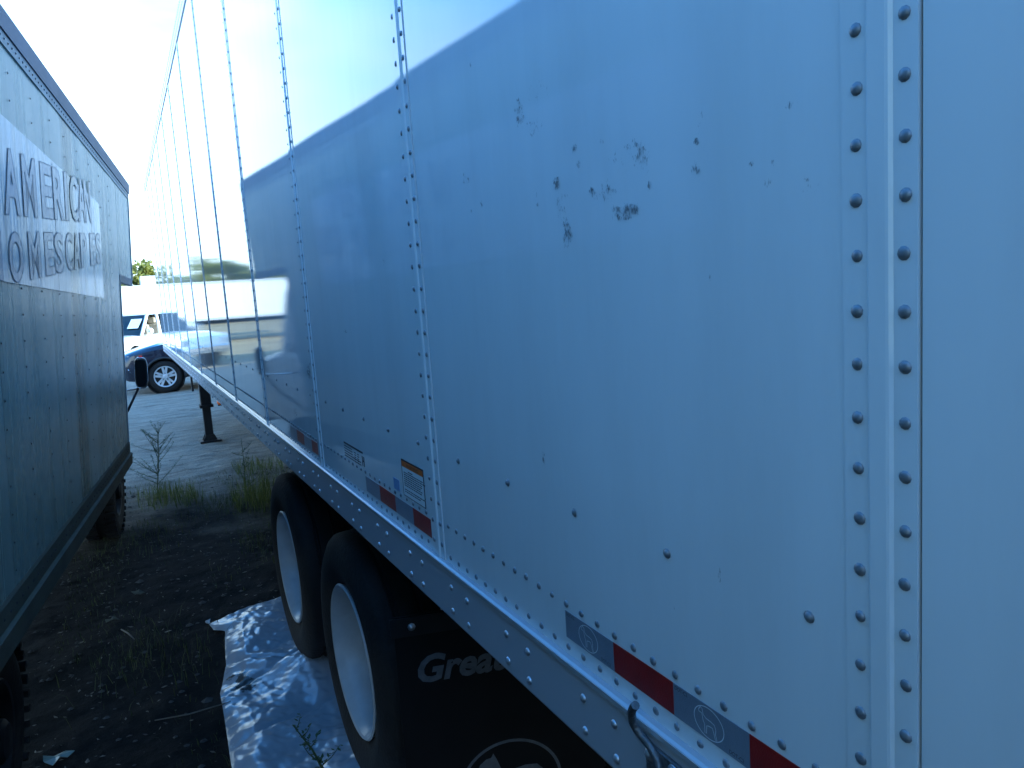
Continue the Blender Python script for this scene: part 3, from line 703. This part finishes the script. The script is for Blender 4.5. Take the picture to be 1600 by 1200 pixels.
mg = MB().add([(x*.86, -.0215, z*.86) for x, y, z in pr[:-1]], [tuple(range(n))]); mg.obj('mirror_glass', M['glass'], mir)
arm = MB(); a_ = inv((-.555, 7.62, 1.25))-mc
arm.tube([a_, inv((-.66, 7.55, 1.07))-mc, inv((-.9, 7.4, .85))-mc], .011, 8); arm.obj('mirror_arm', M['black_steel'], mir, True)
MB().tube([a_, inv((-.72, 7.55, 1.245))-mc, inv((-.95, 7.5, 1.25))-mc], .008, 8).obj('mirror_stay', M['chrome'], mir, True)
def truck_wheel(a, b, rt, sd, lugs):
    wpos = BT.matrix_world @ Vector((b, a, 0)); zc = (rt-wpos.z)/e3.z
    wh = empty('wheel'); wh.parent = BT
    wheel('wheel', wh, b, a, zc-.02, rt, rt*.56, .25, sd, lugs, mr='black_steel', dish=.10)
truck_wheel(-3.90, -.13, .40, 1, True); truck_wheel(-3.90, -.41, .40, 1, False)
truck_wheel(.35, -.215, .40, 1, True); truck_wheel(-3.90, -2.20, .40, -1, False); truck_wheel(.35, -2.05, .40, -1, False)
lowv, lowf = lv0, lf0

# ================================================================== TARP under the wheels
def tarp_mat():
    m = pm('silver_plastic_sheet', (.36, .38, .42), .24, metal=.1, var=.10, scale=4, bump=.07, bscale=22, rvar=.1)
    t = m.node_tree; b = t.nodes['Principled BSDF']; src = b.inputs['Base Color'].links[0].from_socket
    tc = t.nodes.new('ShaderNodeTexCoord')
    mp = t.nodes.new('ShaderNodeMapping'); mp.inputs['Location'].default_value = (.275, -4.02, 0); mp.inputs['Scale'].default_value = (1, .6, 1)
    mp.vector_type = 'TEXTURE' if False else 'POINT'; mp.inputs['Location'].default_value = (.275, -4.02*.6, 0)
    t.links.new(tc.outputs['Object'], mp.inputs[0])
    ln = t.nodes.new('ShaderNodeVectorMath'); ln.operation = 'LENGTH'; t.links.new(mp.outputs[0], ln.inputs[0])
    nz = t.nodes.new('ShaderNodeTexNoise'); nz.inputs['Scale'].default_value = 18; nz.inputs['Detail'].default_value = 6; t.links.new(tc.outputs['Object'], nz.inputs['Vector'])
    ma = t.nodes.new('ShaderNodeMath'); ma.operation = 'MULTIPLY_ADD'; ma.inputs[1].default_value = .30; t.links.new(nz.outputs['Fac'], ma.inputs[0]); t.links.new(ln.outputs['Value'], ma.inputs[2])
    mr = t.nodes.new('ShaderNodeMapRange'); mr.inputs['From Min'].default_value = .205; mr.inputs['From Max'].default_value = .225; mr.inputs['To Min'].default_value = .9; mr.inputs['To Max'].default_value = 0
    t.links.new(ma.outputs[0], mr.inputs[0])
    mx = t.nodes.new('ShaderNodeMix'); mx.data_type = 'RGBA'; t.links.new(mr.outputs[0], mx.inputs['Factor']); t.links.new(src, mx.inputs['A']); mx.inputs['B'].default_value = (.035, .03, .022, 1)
    t.links.new(mx.outputs['Result'], b.inputs['Base Color']); return m
M['tarp'] = tarp_mat()
def tarp_left(y):   # outline of the free edge
    k = [(2.2, -.40), (3.0, -.42), (3.3, -.425), (3.7, -.405), (4.0, -.395), (4.3, -.33), (4.6, -.30), (4.72, -.285), (4.78, -.34), (4.90, -.36), (4.97, -.20)]
    return float(np.interp(y, [a for a, _ in k], [b for _, b in k]))
V = []; F = []; ny, nx_ = 260, 120
_tr = random.Random(21)
FOLDS = [(_tr.uniform(0, 3.14), wl, _tr.uniform(0, 9), a) for wl, a in ((1.3, .055), (.95, .045), (.66, .036), (.50, .026), (.36, .010), (.27, .006))]
def tarp_h(x, y):
    wx_, wy_ = x+.10*mnoise.noise(Vector((x*2.1, y*1.7, 3))), y+.14*mnoise.noise(Vector((x*1.9, y*1.5, 8)))
    h = 0
    for an, wl, ph, a in FOLDS:
        u = (wx_*math.cos(an)+wy_*math.sin(an))/wl+ph; tri = abs((u % 1)*2-1)
        am = max(0, .5+1.3*mnoise.noise(Vector((x*1.6+ph, y*1.2, ph)))) if wl < .4 else 1
        h += a*tri**1.15*am
    for yy, sl in ((3.98, .5), (3.46, .45), (4.28, -.6)):
        d = (y-yy-sl*(x+.3))/.016; h -= .022*math.exp(-d*d)
    return h*.55+.006
for j in range(ny+1):
    y = 2.25+(4.97-2.25)*j/ny; xl = tarp_left(y); xr = .42
    for i in range(nx_+1):
        t_ = i/nx_; x = xl+(xr-xl)*t_
        edge = min(1, t_/.14)**.7
        V.append((x, y, gz(x, y)+.006+tarp_h(x, y)*(.35+.65*edge)))
F = [(j*(nx_+1)+i, j*(nx_+1)+i+1, (j+1)*(nx_+1)+i+1, (j+1)*(nx_+1)+i) for j in range(ny) for i in range(nx_)]
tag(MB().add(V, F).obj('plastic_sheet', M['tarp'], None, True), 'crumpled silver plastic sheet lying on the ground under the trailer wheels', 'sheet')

# ================================================================== CARS
def car(name, label, L, W, prof, roofp, wheels, wr, paint, loc, rz, kind, cat, rim='alloy'):
    """local x: front at 0 to rear at +L, local y: near side -W/2. prof rows: (x, zbottom, zshoulder, ztop, halfwidth)"""
    root = empty(name, loc, rz, label, cat)
    V = []; F = []; sec = 9
    for x, zb_, zs, zt, hw in prof:
        ys_ = [-hw*.90, -hw*.985, -hw, -hw*.985, -hw*.90]; zz = [zb_, zb_+.12, (zb_+zs)/2+.05, zs, zs+(zt-zs)*.65]
        ring = list(zip(ys_, zz))+[(-hw*.62, zt), (0, zt+.025), (hw*.62, zt)]+[(-a, b) for a, b in reversed(list(zip(ys_, zz)))]
        V += [(x, a, b) for a, b in ring]; sec = len(ring)
    n = len(prof)
    for i in range(n-1):
        for k in range(sec): F.append((i*sec+k, i*sec+(k+1) % sec, (i+1)*sec+(k+1) % sec, (i+1)*sec+k))
    F += [tuple(range(sec)), tuple(range((n-1)*sec, n*sec))[::-1]]
    body = MB().add(V, F).obj('body', M[paint], root, True, 32)
    cut = MB()
    for wx in wheels:
        cut = MB().lathe([(-W, .001), (-W, wr*1.20), (W, wr*1.20), (W, .001)], (wx, 0, wr), 'y', 40)
        c = cut.obj('cut', None, None); c.matrix_world = body.matrix_world
        c.parent = root
        md = body.modifiers.new('b', 'BOOLEAN'); md.object = c; md.operation = 'DIFFERENCE'; md.solver = 'EXACT'
        bpy.context.view_layer.update()
        me = bpy.data.meshes.new_from_object(body.evaluated_get(bpy.context.evaluated_depsgraph_get()))
        body.modifiers.clear(); body.data = me; bpy.data.objects.remove(c)
    if not body.data.materials: body.data.materials.append(M[paint])
    # dark liner inside arches, flares
    for wx in wheels:
        for sd in (-1, 1):
            y0 = sd*W/2
            wh = empty('wheel', (wx, y0*.985, wr)); wh.parent = root
            k = -sd
            MB().lathe([(a*k, r) for a, r in [(.03, wr*.66), (.0, wr*.70), (-.004, wr*.85), (.012, wr*.95), (.03, wr), (.20, wr), (.22, wr*.9), (.2, wr*.66)]], (0, 0, 0), 'y', 40).obj('tyre', M['rubber'], wh, True, 40)
            ri = MB().lathe([(a*k, r) for a, r in [(.10, .001), (.10, wr*.60), (.012, wr*.63), (.004, wr*.66), (.012, wr*.69), (.03, wr*.69)]], (0, 0, 0), 'y', 40)
            rim_o = ri.obj('rim', M['plastic'], wh, True, 40)
            sp = MB()
            for q in range(10):
                an = 2*math.pi*(q//2)/5+(.20 if q % 2 else -.20)+.3
                c_, s_ = math.cos(an), math.sin(an); px, pz = -s_, c_
                v = []
                for rad, hw_ in ((wr*.10, .030), (wr*.64, .022)):
                    for side_ in (-1, 1):
                        for dep in (.012, .05): v.append((rad*c_+px*hw_*side_, dep*k, rad*s_+pz*hw_*side_))
                sp.add(v, [(0, 1, 3, 2), (4, 6, 7, 5), (0, 4, 5, 1), (2, 3, 7, 6), (0, 2, 6, 4), (1, 5, 7, 3)])
            sp.lathe([(.03*k, wr*.17), (.0, wr*.16), (-.006*k, wr*.10), (-.006*k, .001)], (0, 0, 0), 'y', 20)
            sp.lathe([(.05*k, wr*.60), (.008*k, wr*.60), (.0, wr*.63), (.0, wr*.67), (.02*k, wr*.68)], (0, 0, 0), 'y', 40)
            sp.obj('spokes', M[rim], rim_o, True, 30)
            fl_ = [(wx+wr*1.20*math.cos(q), y0*1.004, wr+wr*1.20*math.sin(q)) for q in np.linspace(-.15, math.pi+.15, 22)]
            MB().tube(fl_, .028, 8).obj('arch_flare', M['plastic' if kind == 'suv' else paint], root, True)
            MB().lathe([(sd*-.30, wr*1.19), (sd*-.02, wr*1.19)], (wx, y0, wr), 'y', 30).obj('arch_liner', M['plastic'], root, True)
            MB().lathe([(sd*-.31, .001), (sd*-.31, wr*1.19)], (wx, y0, wr), 'y', 30).obj('arch_wall', M['plastic'], root)
    # greenhouse
    (xa, za), (xb, zb2), (xc, zc2), (xd, zd) = roofp     # windscreen base, roof front, roof rear, rear base
    hb, hr = W/2*.93, W/2*.76
    gl = MB(); V = [(xa, -hb, za), (xb, -hr, zb2-.03), (xc, -hr, zc2-.03), (xd, -hb, zd), (xa, hb, za), (xb, hr, zb2-.03), (xc, hr, zc2-.03), (xd, hb, zd)]
    def quad(nm, a, b, c, d, mat, ins=.0, off=0):
        return MB().add([a, b, c, d], [(0, 1, 2, 3)]).obj(nm, mat, root)
    open_ = kind == 'pickup'
    Vv = [Vector(p) for p in V]
    # roof slab and pillars
    MB().add([(xb-.02, -hr-.01, zb2-.04), (xc+.02, -hr-.01, zc2-.04), (xc+.02, hr+.01, zc2-.04), (xb-.02, hr+.01, zb2-.04), (xb+.05, -hr*.85, zb2+.025), (xc-.05, -hr*.85, zc2+.025), (xc-.05, hr*.85, zc2+.025), (xb+.05, hr*.85, zb2+.025)], [(0, 1, 2, 3), (4, 7, 6, 5), (0, 4, 5, 1), (1, 5, 6, 2), (2, 6, 7, 3), (3, 7, 4, 0)]).obj('roof', M[paint], root, True, 40)
    for s_ in (0, 4):
        for p_, q_ in ((0, 1), (2, 3)): MB().tube([Vv[p_+s_], Vv[q_+s_]], .05, 8).obj('pillar', M[paint], root, True)
        mid = .5
        pb = Vv[0+s_].lerp(Vv[3+s_], mid); pt = Vv[1+s_].lerp(Vv[2+s_], mid); MB().tube([pb, pt], .05, 8).obj('pillar', M[paint], root, True)
        for lo_, hi_ in ((0, mid), (mid, 1)):
            a_, b_ = Vv[0+s_].lerp(Vv[3+s_], lo_), Vv[0+s_].lerp(Vv[3+s_], hi_); c_, d_ = Vv[1+s_].lerp(Vv[2+s_], hi_), Vv[1+s_].lerp(Vv[2+s_], lo_)
            if not (open_ and s_ == 0): quad('side_window', a_, b_, c_, d_, M['glass'])
    quad('windscreen', Vv[0], Vv[1], Vv[5], Vv[4], M['glass']); quad('rear_window', Vv[2], Vv[3], Vv[7], Vv[6], M['glass'])
    for s_ in (-1, 1):
        MB().lathe([(-.05, .02), (-.04, .09), (.03, .10), (.06, .06), (.07, .001)], (xa+.22, s_*(W/2+.09), za+.12), 'x', 16).obj('door_mirror', M[paint], root, True)
    return root
SUVX, SUVY = -.76, 20.42
sv = car('suv', 'dark navy sport utility car with silver multi-spoke wheels, behind the trailer front', 4.82, 1.90,
    [(.0, .50, .62, .70, .55), (.03, .38, .78, .86, .74), (.14, .32, .86, .96, .86), (.32, .30, .91, 1.01, .91), (.55, .30, .96, 1.07, .94), (.9, .30, 1.01, 1.15, .95), (1.5, .30, 1.09, 1.23, .95), (1.9, .30, 1.11, 1.20, .95), (3.2, .30, 1.12, 1.16, .95), (4.3, .32, 1.12, 1.16, .93), (4.7, .38, 1.02, 1.06, .86), (4.82, .50, .9, .95, .75)],
    [(1.50, 1.20), (2.28, 1.76), (4.0, 1.74), (4.62, 1.10)], (.90, 3.80), .365, 'suv', (SUVX, SUVY, 0), 0, 'suv', 'car')
for s_ in (-1, 1):
    MB().add([(.09, s_*.76, .73), (.30, s_*.895, .76), (.42, s_*.925, .87), (.16, s_*.83, .90), (.05, s_*.70, .88), (.05, s_*.70, .76)], [(0, 1, 2, 3, 4, 5)]).obj('headlight', M['lamp'], sv)
    MB().box(.40, .47, s_*.945-.012, s_*.945+.012, .84, .90).obj('side_marker', M['red_lens'], sv)
    MB().tube([(.03, s_*.60, .49), (.09, s_*.76, .49), (.20, s_*.868, .52), (.16, s_*.855, .60), (.06, s_*.74, .58)], .014, 6).obj('fog_lamp_trim', M['chrome'], sv, True)
    MB().lathe([(0, .04), (-.02, .03), (-.02, .001)], (.08, s_*.77, .54), 'x', 12).obj('fog_lamp', M['lamp'], sv)
gr = MB()
for k in range(7): gr.box(-.012, .02, -.52+k*.15, -.42+k*.15, .70, .84)
gr.obj('grille', M['chrome'], sv)
box('licence_bar', M['plastic'], sv, -.02, .03, -.5, .5, .45, .60)
pk = car('pickup', 'white pickup with beige seats seen through its open window, behind the navy car', 5.5, 1.98,
    [(.0, .55, .72, .80, .80), (.06, .45, .86, .95, .92), (.30, .40, .96, 1.06, .97), (.8, .40, 1.02, 1.12, .99), (1.5, .40, 1.06, 1.15, .99), (1.8, .40, 1.08, 1.14, .99), (3.4, .40, 1.08, 1.12, .99), (3.42, .42, 1.10, 1.12, .99), (5.3, .46, 1.10, 1.12, .98), (5.5, .5, 1.05, 1.1, .95)],
    [(1.45, 1.13), (2.10, 1.80), (3.10, 1.80), (3.42, 1.12)], (.95, 4.35), .40, 'white_car', (-1.69, 26.0, 0), R(55), 'pickup', 'pickup')
for x in (2.15, 2.75):
    for y in (-.42, .42):
        st = MB().box(x, x+.14, y-.26, y+.26, .9, 1.45).obj('seat', M['beige'], pk, bevel=.05)
        MB().box(x+.02, x+.12, y-.13, y+.13, 1.47, 1.66).obj('headrest', M['beige'], st, bevel=.04)
MB().add([(1.50, .35, 1.20), (1.62, .35, 1.34), (1.62, .66, 1.34), (1.50, .66, 1.20)], [(0, 1, 2, 3)])
MB().box(.005, .05, -.9, .9, .50, .66).obj('bumper', M['chrome'], pk, bevel=.02, loc=(-.05, 0, 0))
for s_ in (-1, 1): MB().box(-.005, .07, s_*.78-.13, s_*.78+.13, .72, .90).obj('headlight', M['lamp'], pk, bevel=.02)
wsn = Vector((1.45, 0, 1.13)).lerp(Vector((2.10, 0, 1.80)), .55)
MB().add([(wsn.x-.16, .20, wsn.z-.15), (wsn.x+.12, .20, wsn.z+.135), (wsn.x+.12, -.18, wsn.z+.135), (wsn.x-.16, -.18, wsn.z-.15)], [(0, 1, 2, 3)]).obj('paper_sticker', M['sticker'], pk, loc=(-.012, -.52, .012))

# ================================================================== PARKED TRAILERS BEYOND, AND UNSEEN ONES ADDED FOR SHADE
def far_trailer(label, loc, rz, L, H, zb_=1.15, Wd=2.55):
    """local x: length 0..L, local y: 0 (near face)..Wd"""
    r = empty('parked_trailer', loc, rz, label, 'trailer', 'white trailers parked in the yard')
    n = max(3, int(L/1.22)); st = L/n
    pan = None
    for k in range(n):
        o = MB().box(k*st+.004, (k+1)*st-.004, 0, .012, zb_+.12, H-.10)
        if pan is None: ob = o.obj('side_panel', M['white_box'], r); pan = ob.data
        else: link('side_panel', pan, None, r, (k*st, 0, 0))
    MB().box(.01, L-.01, .014, Wd-.014, zb_, H-.02).obj('inner_wall', M['white_box'], r)
    MB().box(0, L, -.012, .03, H-.098, H).obj('top_rail', M['rail'], r); MB().box(0, L, -.012, .03, zb_, zb_+.118).obj('bottom_rail', M['rail'], r)
    MB().box(0, L, Wd-.012, Wd, zb_, H).obj('far_wall', M['white_box'], r)
    MB().box(-.01, L+.01, .02, Wd-.02, H-.018, H+.01).obj('roof', M['white_box'], r)
    for wx in (L-2.0, L-3.25):
        for y0, sd in ((.05, -1), (Wd-.05, 1)):
            wh = empty('wheel', (wx, y0, .50)); wh.parent = r; k = -sd
            MB().lathe([(a*k, q) for a, q in [(.03, .29), (0, .34), (.0, .45), (.03, .50), (.25, .50), (.28, .40), (.26, .29)]], (0, 0, 0), 'y', 28).obj('tyre', M['rubber'], wh, True, 40)
            MB().lathe([(a*k, q) for a, q in [(.01, .30), (.05, .27), (.15, .25), (.14, .14), (.06, .12), (.05, .001)]], (0, 0, 0), 'y', 28).obj('rim', M['rim'], wh, True, 40)
        MB().tube([(wx, .2, .5), (wx, Wd-.2, .5)], .06, 8).obj('axle', M['black_steel'], r)
    for y0 in (.3, Wd-.45): MB().box(2.6, 2.74, y0, y0+.14, 0.0, zb_).obj('landing_leg', M['black_steel'], r)
    MB().box(.3, L-.3, .9, 1.0, zb_-.2, zb_-.002).obj('frame_rail', M['black_steel'], r); MB().box(.3, L-.3, 1.6, 1.7, zb_-.2, zb_-.002).obj('frame_rail', M['black_steel'], r)
    return r
far_trailer('low white box trailer parked side-on below the tree line', (-11.5, 42, 0), 0, 12.6, 3.09)
far_trailer('taller white box trailer rising behind the low one', (.56, 46, 0), 0, 14.0, 3.67)
far_trailer('white trailer far left in the yard, seen only mirrored in the glossy panels', (-26.5, 50, 0), R(4), 13.5, 3.75)
far_trailer('unseen white trailer added across the yard behind the camera to block light', (-10.5, -6.2, 0), 0, 13.0, 4.06)  # out of view, added to block sky light from behind the camera
far_trailer('unseen white trailer added alongside the rear of the big riveted trailer to cast shade', (6.9, -11.0, 0), R(90), 15.8, 4.06)  # added out of view; keeps sun off the camera end of the gap
far_trailer('unseen white trailer added alongside the front of the big riveted trailer to cast shade', (6.9, 5.2, 0), R(90), 15.5, 4.06)  # added out of view; its shadow covers the navy car

# ================================================================== TREES
def tree_mesh(seed, h, w):
    rg_ = np.random.default_rng(seed); V = []; F = []
    nc = 46
    for c in range(nc):
        an = rg_.uniform(0, 6.28); rr = w*.5*math.sqrt(rg_.uniform(0, 1)); zz = h*(.30+.62*rg_.uniform(0, 1))*(1-.35*(rr/(w*.5))**2)
        cx, cy_ = rr*math.cos(an), rr*math.sin(an); cr = rg_.uniform(.5, 1.0)*w*.17
        for q in range(110):
            d = rg_.normal(size=3); d /= np.linalg.norm(d); p = np.array([cx, cy_, zz])+d*cr*rg_.uniform(.55, 1.05)*np.array([1, 1, .75])
            a = rg_.normal(size=3); a /= np.linalg.norm(a); b = np.cross(a, rg_.normal(size=3)); b /= np.linalg.norm(b)
            s_ = rg_.uniform(.12, .26); k = len(V)
            V += [tuple(p+a*s_), tuple(p+b*s_*.6), tuple(p-a*s_), tuple(p-b*s_*.6)]; F.append((k, k+1, k+2, k+3))
    me = bpy.data.meshes.new('crown'); me.from_pydata(V, [], F); me.materials.append(M['tree'])
    t = MB(); t.tube([(0, 0, 0), (.1, 0, h*.3), (.0, .1, h*.6)], [.20, .14, .06], 8)
    for k in range(4):
        an = k*1.6; t.tube([(.05, 0, h*.3), (w*.2*math.cos(an), w*.2*math.sin(an), h*.55), (w*.34*math.cos(an), w*.34*math.sin(an), h*.7)], [.09, .05, .02], 6)
    tm = t.mesh('trunk', True); tm.materials.append(M['bark'])
    return me, tm
TMS = [tree_mesh(11, 6.2, 6.5), tree_mesh(12, 6.8, 6.0), tree_mesh(13, 5.6, 7.0)]
tnames = ['broad sunlit green tree', 'tall rounded sunlit tree', 'low spreading sunlit tree']
k = 0
for x in np.arange(-38, 9.5, 3.0):
    c_, t_ = TMS[k % 3]
    y = 86+random.uniform(-5, 6); sc = random.uniform(1.0, 1.12)
    vis = -1 < x < 8
    order = ['first', 'second', 'third', 'fourth', 'fifth', 'sixth', 'seventh', 'eighth', 'ninth', 'tenth', 'eleventh', 'twelfth', 'thirteenth', 'fourteenth', 'fifteenth', 'sixteenth']
    r = empty('tree', (float(x), y, 0), random.uniform(0, 6), f'{tnames[k % 3]} in the far tree line, {order[k]} from its left end', 'tree', 'trees beyond the yard')
    r.scale = (sc, sc, sc)
    link('crown', c_, None, r); link('trunk', t_, None, r); k += 1

# ================================================================== WEEDS, GRASS, LITTER
def blades(n, pick, hmin, hmax, wdt):
    V = []; F = []
    for _ in range(n):
        q = pick()
        if q is None: continue
        x, y, sc = q; h = random.uniform(hmin, hmax)*sc; an = random.uniform(0, 6.28); lean = random.uniform(.1, .8)*h; wd = wdt*random.uniform(.6, 1.3)
        dx, dy = math.cos(an), math.sin(an); z0 = gz(x, y)-.005; k = len(V)
        V += [(x-dy*wd, y+dx*wd, z0), (x+dy*wd, y-dx*wd, z0), (x+dx*lean*.35-dy*wd*.7, y+dy*lean*.35+dx*wd*.7, z0+h*.6), (x+dx*lean*.35+dy*wd*.7, y+dy*lean*.35-dx*wd*.7, z0+h*.6), (x+dx*lean, y+dy*lean, z0+h*random.uniform(.75, 1))]
        F += [(k, k+1, k+3, k+2), (k+2, k+3, k+4)]
    me = bpy.data.meshes.new('grass'); me.from_pydata(V, [], F); return me
def clump(cx, cy_, r):
    g_ = lambda s_: max(-1.6, min(1.6, random.gauss(0, 1)))*s_
    return lambda: (cx+g_(r), cy_+g_(r*1.4), 1)
def low():
    if random.random() < .16:
        a, b, c = random.choice([(-.72, 7.2, .22), (.28, 6.4, .2), (-.62, 4.6, .2), (.10, 7.9, .18), (.10, 7.9, .18)])
        return random.gauss(a, c), random.gauss(b, c*1.4), 2.2
    x = random.uniform(-1.2, .9); y = random.uniform(2.6, 9.5)
    d = mnoise.noise(Vector((x*1.3, y*.9, 7)))
    if d < .02 or (-.3 < x < .1 and random.random() < .6): return None
    if -.42 < x < .5 and 2.2 < y < 4.95: return None
    return x, y, 1
tag(link('grass', blades(7000, low, .02, .06, .0018), M['grass']), 'sparse low grass and ground cover on the dark soil between the trucks', 'grass', kind='stuff')
CL = [((.42, 7.75, .16), 420, .10, .42, 'bright grass tuft in front of the trailer wheels'), ((-.42, 8.55, .16), 300, .06, .26, 'grass tuft at the foot of the tall weed'), ((-.22, 8.3, .08), 80, .10, .25, 'small bright grass sprig beside the tall weed'), ((.62, 9.3, .16), 240, .05, .2, 'grass patch under the trailer rail'), ]
for (a, b, c), n, h0, h1, lb in CL:
    tag(link('grass_tuft', blades(n, clump(a, b, c), h0, h1, .0028), M['grass_bright']), lb, 'grass', 'grass tufts between the trucks')
def weed(label, x, y, h, nb, seed, ln=.030, lean=(0, 0), base=None):
    rg_ = random.Random(seed); z0 = gz(x, y)-.01 if base is None else base
    r = empty('weed', (x, y, z0), 0, label, 'plant')
    st = MB(); V = []; F = []
    def leafs(p, d, n):
        for q in range(n):
            t = q/max(1, n-1); pt = p+d*t; a = rg_.uniform(0, 6.28); o = Vector((math.cos(a), math.sin(a), rg_.uniform(-.1, .6))).normalized(); s = ln*rg_.uniform(.5, 1.2); sd = o.cross(Vector((0, 0, 1))).normalized()*s*.22
            k = len(V); V.extend([tuple(pt), tuple(pt+o*s*.5+sd), tuple(pt+o*s), tuple(pt+o*s*.5-sd)]); F.append((k, k+1, k+2, k+3))
    top = Vector((lean[0], lean[1], h)); st.tube([(0, 0, 0), top*.5+Vector((.01, 0, 0)), top], [.006, .004, .0015], 6); leafs(top*.15, top*.85, int(h*60))
    for k in range(nb):
        t = rg_.uniform(.15, .9); p = top*t; a = rg_.uniform(0, 6.28); l = h*rg_.uniform(.25, .5)*(1.15-t*.6); d = Vector((math.cos(a)*.75, math.sin(a)*.75, rg_.uniform(.25, .9))).normalized()*l
        st.tube([p, p+d*.55+Vector((0, 0, -.01)), p+d], [.003, .002, .0008], 5); leafs(p, d, int(l*150))
    st.obj('stem', M['weed'], r); me = bpy.data.meshes.new('leaves'); me.from_pydata(V, [], F); lo = link('leaves', me, M['weed'], r)
    return r
weed('tall feathery weed standing beside the box truck front wheel', -.50, 8.75, .80, 30, 3, .026, (.10, .02))
weed('thin upright weed rising from the bright grass tuft', .30, 8.1, .62, 7, 5, .03, (.02, 0))
weed('small leafy sprig poking over the plastic sheet beside the tyre', -.10, 2.95, .22, 8, 9, .024, (-.10, .06), .05)
# loose litter, leaves, stones: each a thing one can point to only when big; small crumbs are stuff
def flat(label, nm, cat, x, y, s, mat, seed, z=.012):
    rg_ = random.Random(seed); n = 9; V = []; F = []
    for k in range(n):
        a = 2*math.pi*k/n; rr = s*rg_.uniform(.55, 1.1); V.append((rr*math.cos(a), rr*.6*math.sin(a), rg_.uniform(0, .45)*s))
    V.append((0, 0, s*.25)); F = [(k, (k+1) % n, n) for k in range(n)]
    o = MB().add(V, F).obj(nm, mat, None, False, loc=(x, y, gz(x, y)+z)); o.rotation_euler = (0, 0, rg_.uniform(0, 6))
    s_ = o.modifiers.new('s', 'SOLIDIFY'); s_.thickness = .003
    return tag(o, label, cat)
flat('pale scrap of plastic on the dark soil beside the box truck', 'plastic_scrap', 'litter', -.89, 5.35, .055, M['tr_low'], 1)
flat('flattened pale scrap lying further along by the box truck', 'plastic_scrap', 'litter', -.73, 5.75, .05, M['tr_low'], 2)
flat('whitish crumpled scrap at the bottom left under the box truck', 'plastic_scrap', 'litter', -1.10, 3.78, .07, M['tr_panel'], 3)
flat('small torn corner of plastic by the tip of the sheet', 'plastic_scrap', 'litter', -.36, 4.98, .035, M['tr_decal'], 4)
tag(MB().tube([(-.70, 3.90, gz(-.7, 3.9)+.02), (-.55, 3.87, gz(-.55, 3.87)+.022), (-.36, 3.84, gz(-.36, 3.84)+.03)], [.003, .004, .003], 6).obj('stick', M['dead'], None, True), 'thin pale stick lying on the soil left of the plastic sheet', 'stick')
tag(MB().tube([(-.84, 5.15, .015), (-.80, 5.02, .03), (-.77, 4.93, .02)], [.004, .005, .003], 6).obj('stick', M['dead'], None, True), 'short pale twig beside the plastic scrap', 'stick')
tag(MB().tube([(.32, 8.0, .10), (.12, 7.75, .16), (-.02, 7.55, .03)], [.003, .003, .002], 6).obj('stick', M['dead'], None, True), 'dry arching stalk in the grass near the trailer wheels', 'stick')
V = []; F = []
for _ in range(1500):
    x, y = random.uniform(-1.3, .9), random.uniform(2.7, 11)
    if -.44 < x < .5 and 2.2 < y < 5: continue
    s = random.uniform(.004, .014)*(1 if random.random() < .9 else 1.8); a = random.uniform(0, 6.28); z = gz(x, y)+.004; k = len(V); ca, sa = math.cos(a)*s, math.sin(a)*s
    V += [(x+ca, y+sa, z+random.uniform(0, .012)), (x-sa*.4, y+ca*.4, z+.004), (x-ca, y-sa, z+random.uniform(0, .01)), (x+sa*.4, y-ca*.4, z+.006)]; F.append((k, k+1, k+2, k+3))
me = bpy.data.meshes.new('leaf_litter'); me.from_pydata(V, [], F)
tag(link('leaf_litter', me, M['dead']), 'scattered dry leaf crumbs on the dark soil between the trucks', 'litter', kind='stuff')
ps = MB(); ico = [(0, 0, 1), (.9, 0, .2), (.3, .85, .1), (-.75, .5, .25), (-.7, -.55, .15), (.3, -.85, .2), (0, 0, -.4)]
for _ in range(800):
    x, y = random.uniform(-1.6, 1.2), 3+6.2*random.random()
    if -.44 < x < .5 and y < 5: continue
    s = random.uniform(.006, .022)*(1 if random.random() < .93 else 1.8); a = random.uniform(0, 6.28); ca, sa = math.cos(a), math.sin(a); z = gz(x, y)
    ps.add([(x+s*(p*ca-q*sa), y+s*(p*sa+q*ca)*.8, z+s*.6*o) for p, q, o in ico], [(0, 1, 2), (0, 2, 3), (0, 3, 4), (0, 4, 5), (0, 5, 1), (6, 2, 1), (6, 3, 2), (6, 4, 3), (6, 5, 4), (6, 1, 5)])
tag(ps.obj('gravel', M['stone'], None), 'loose gravel stones strewn over the dirt between the trucks', 'gravel', kind='stuff')
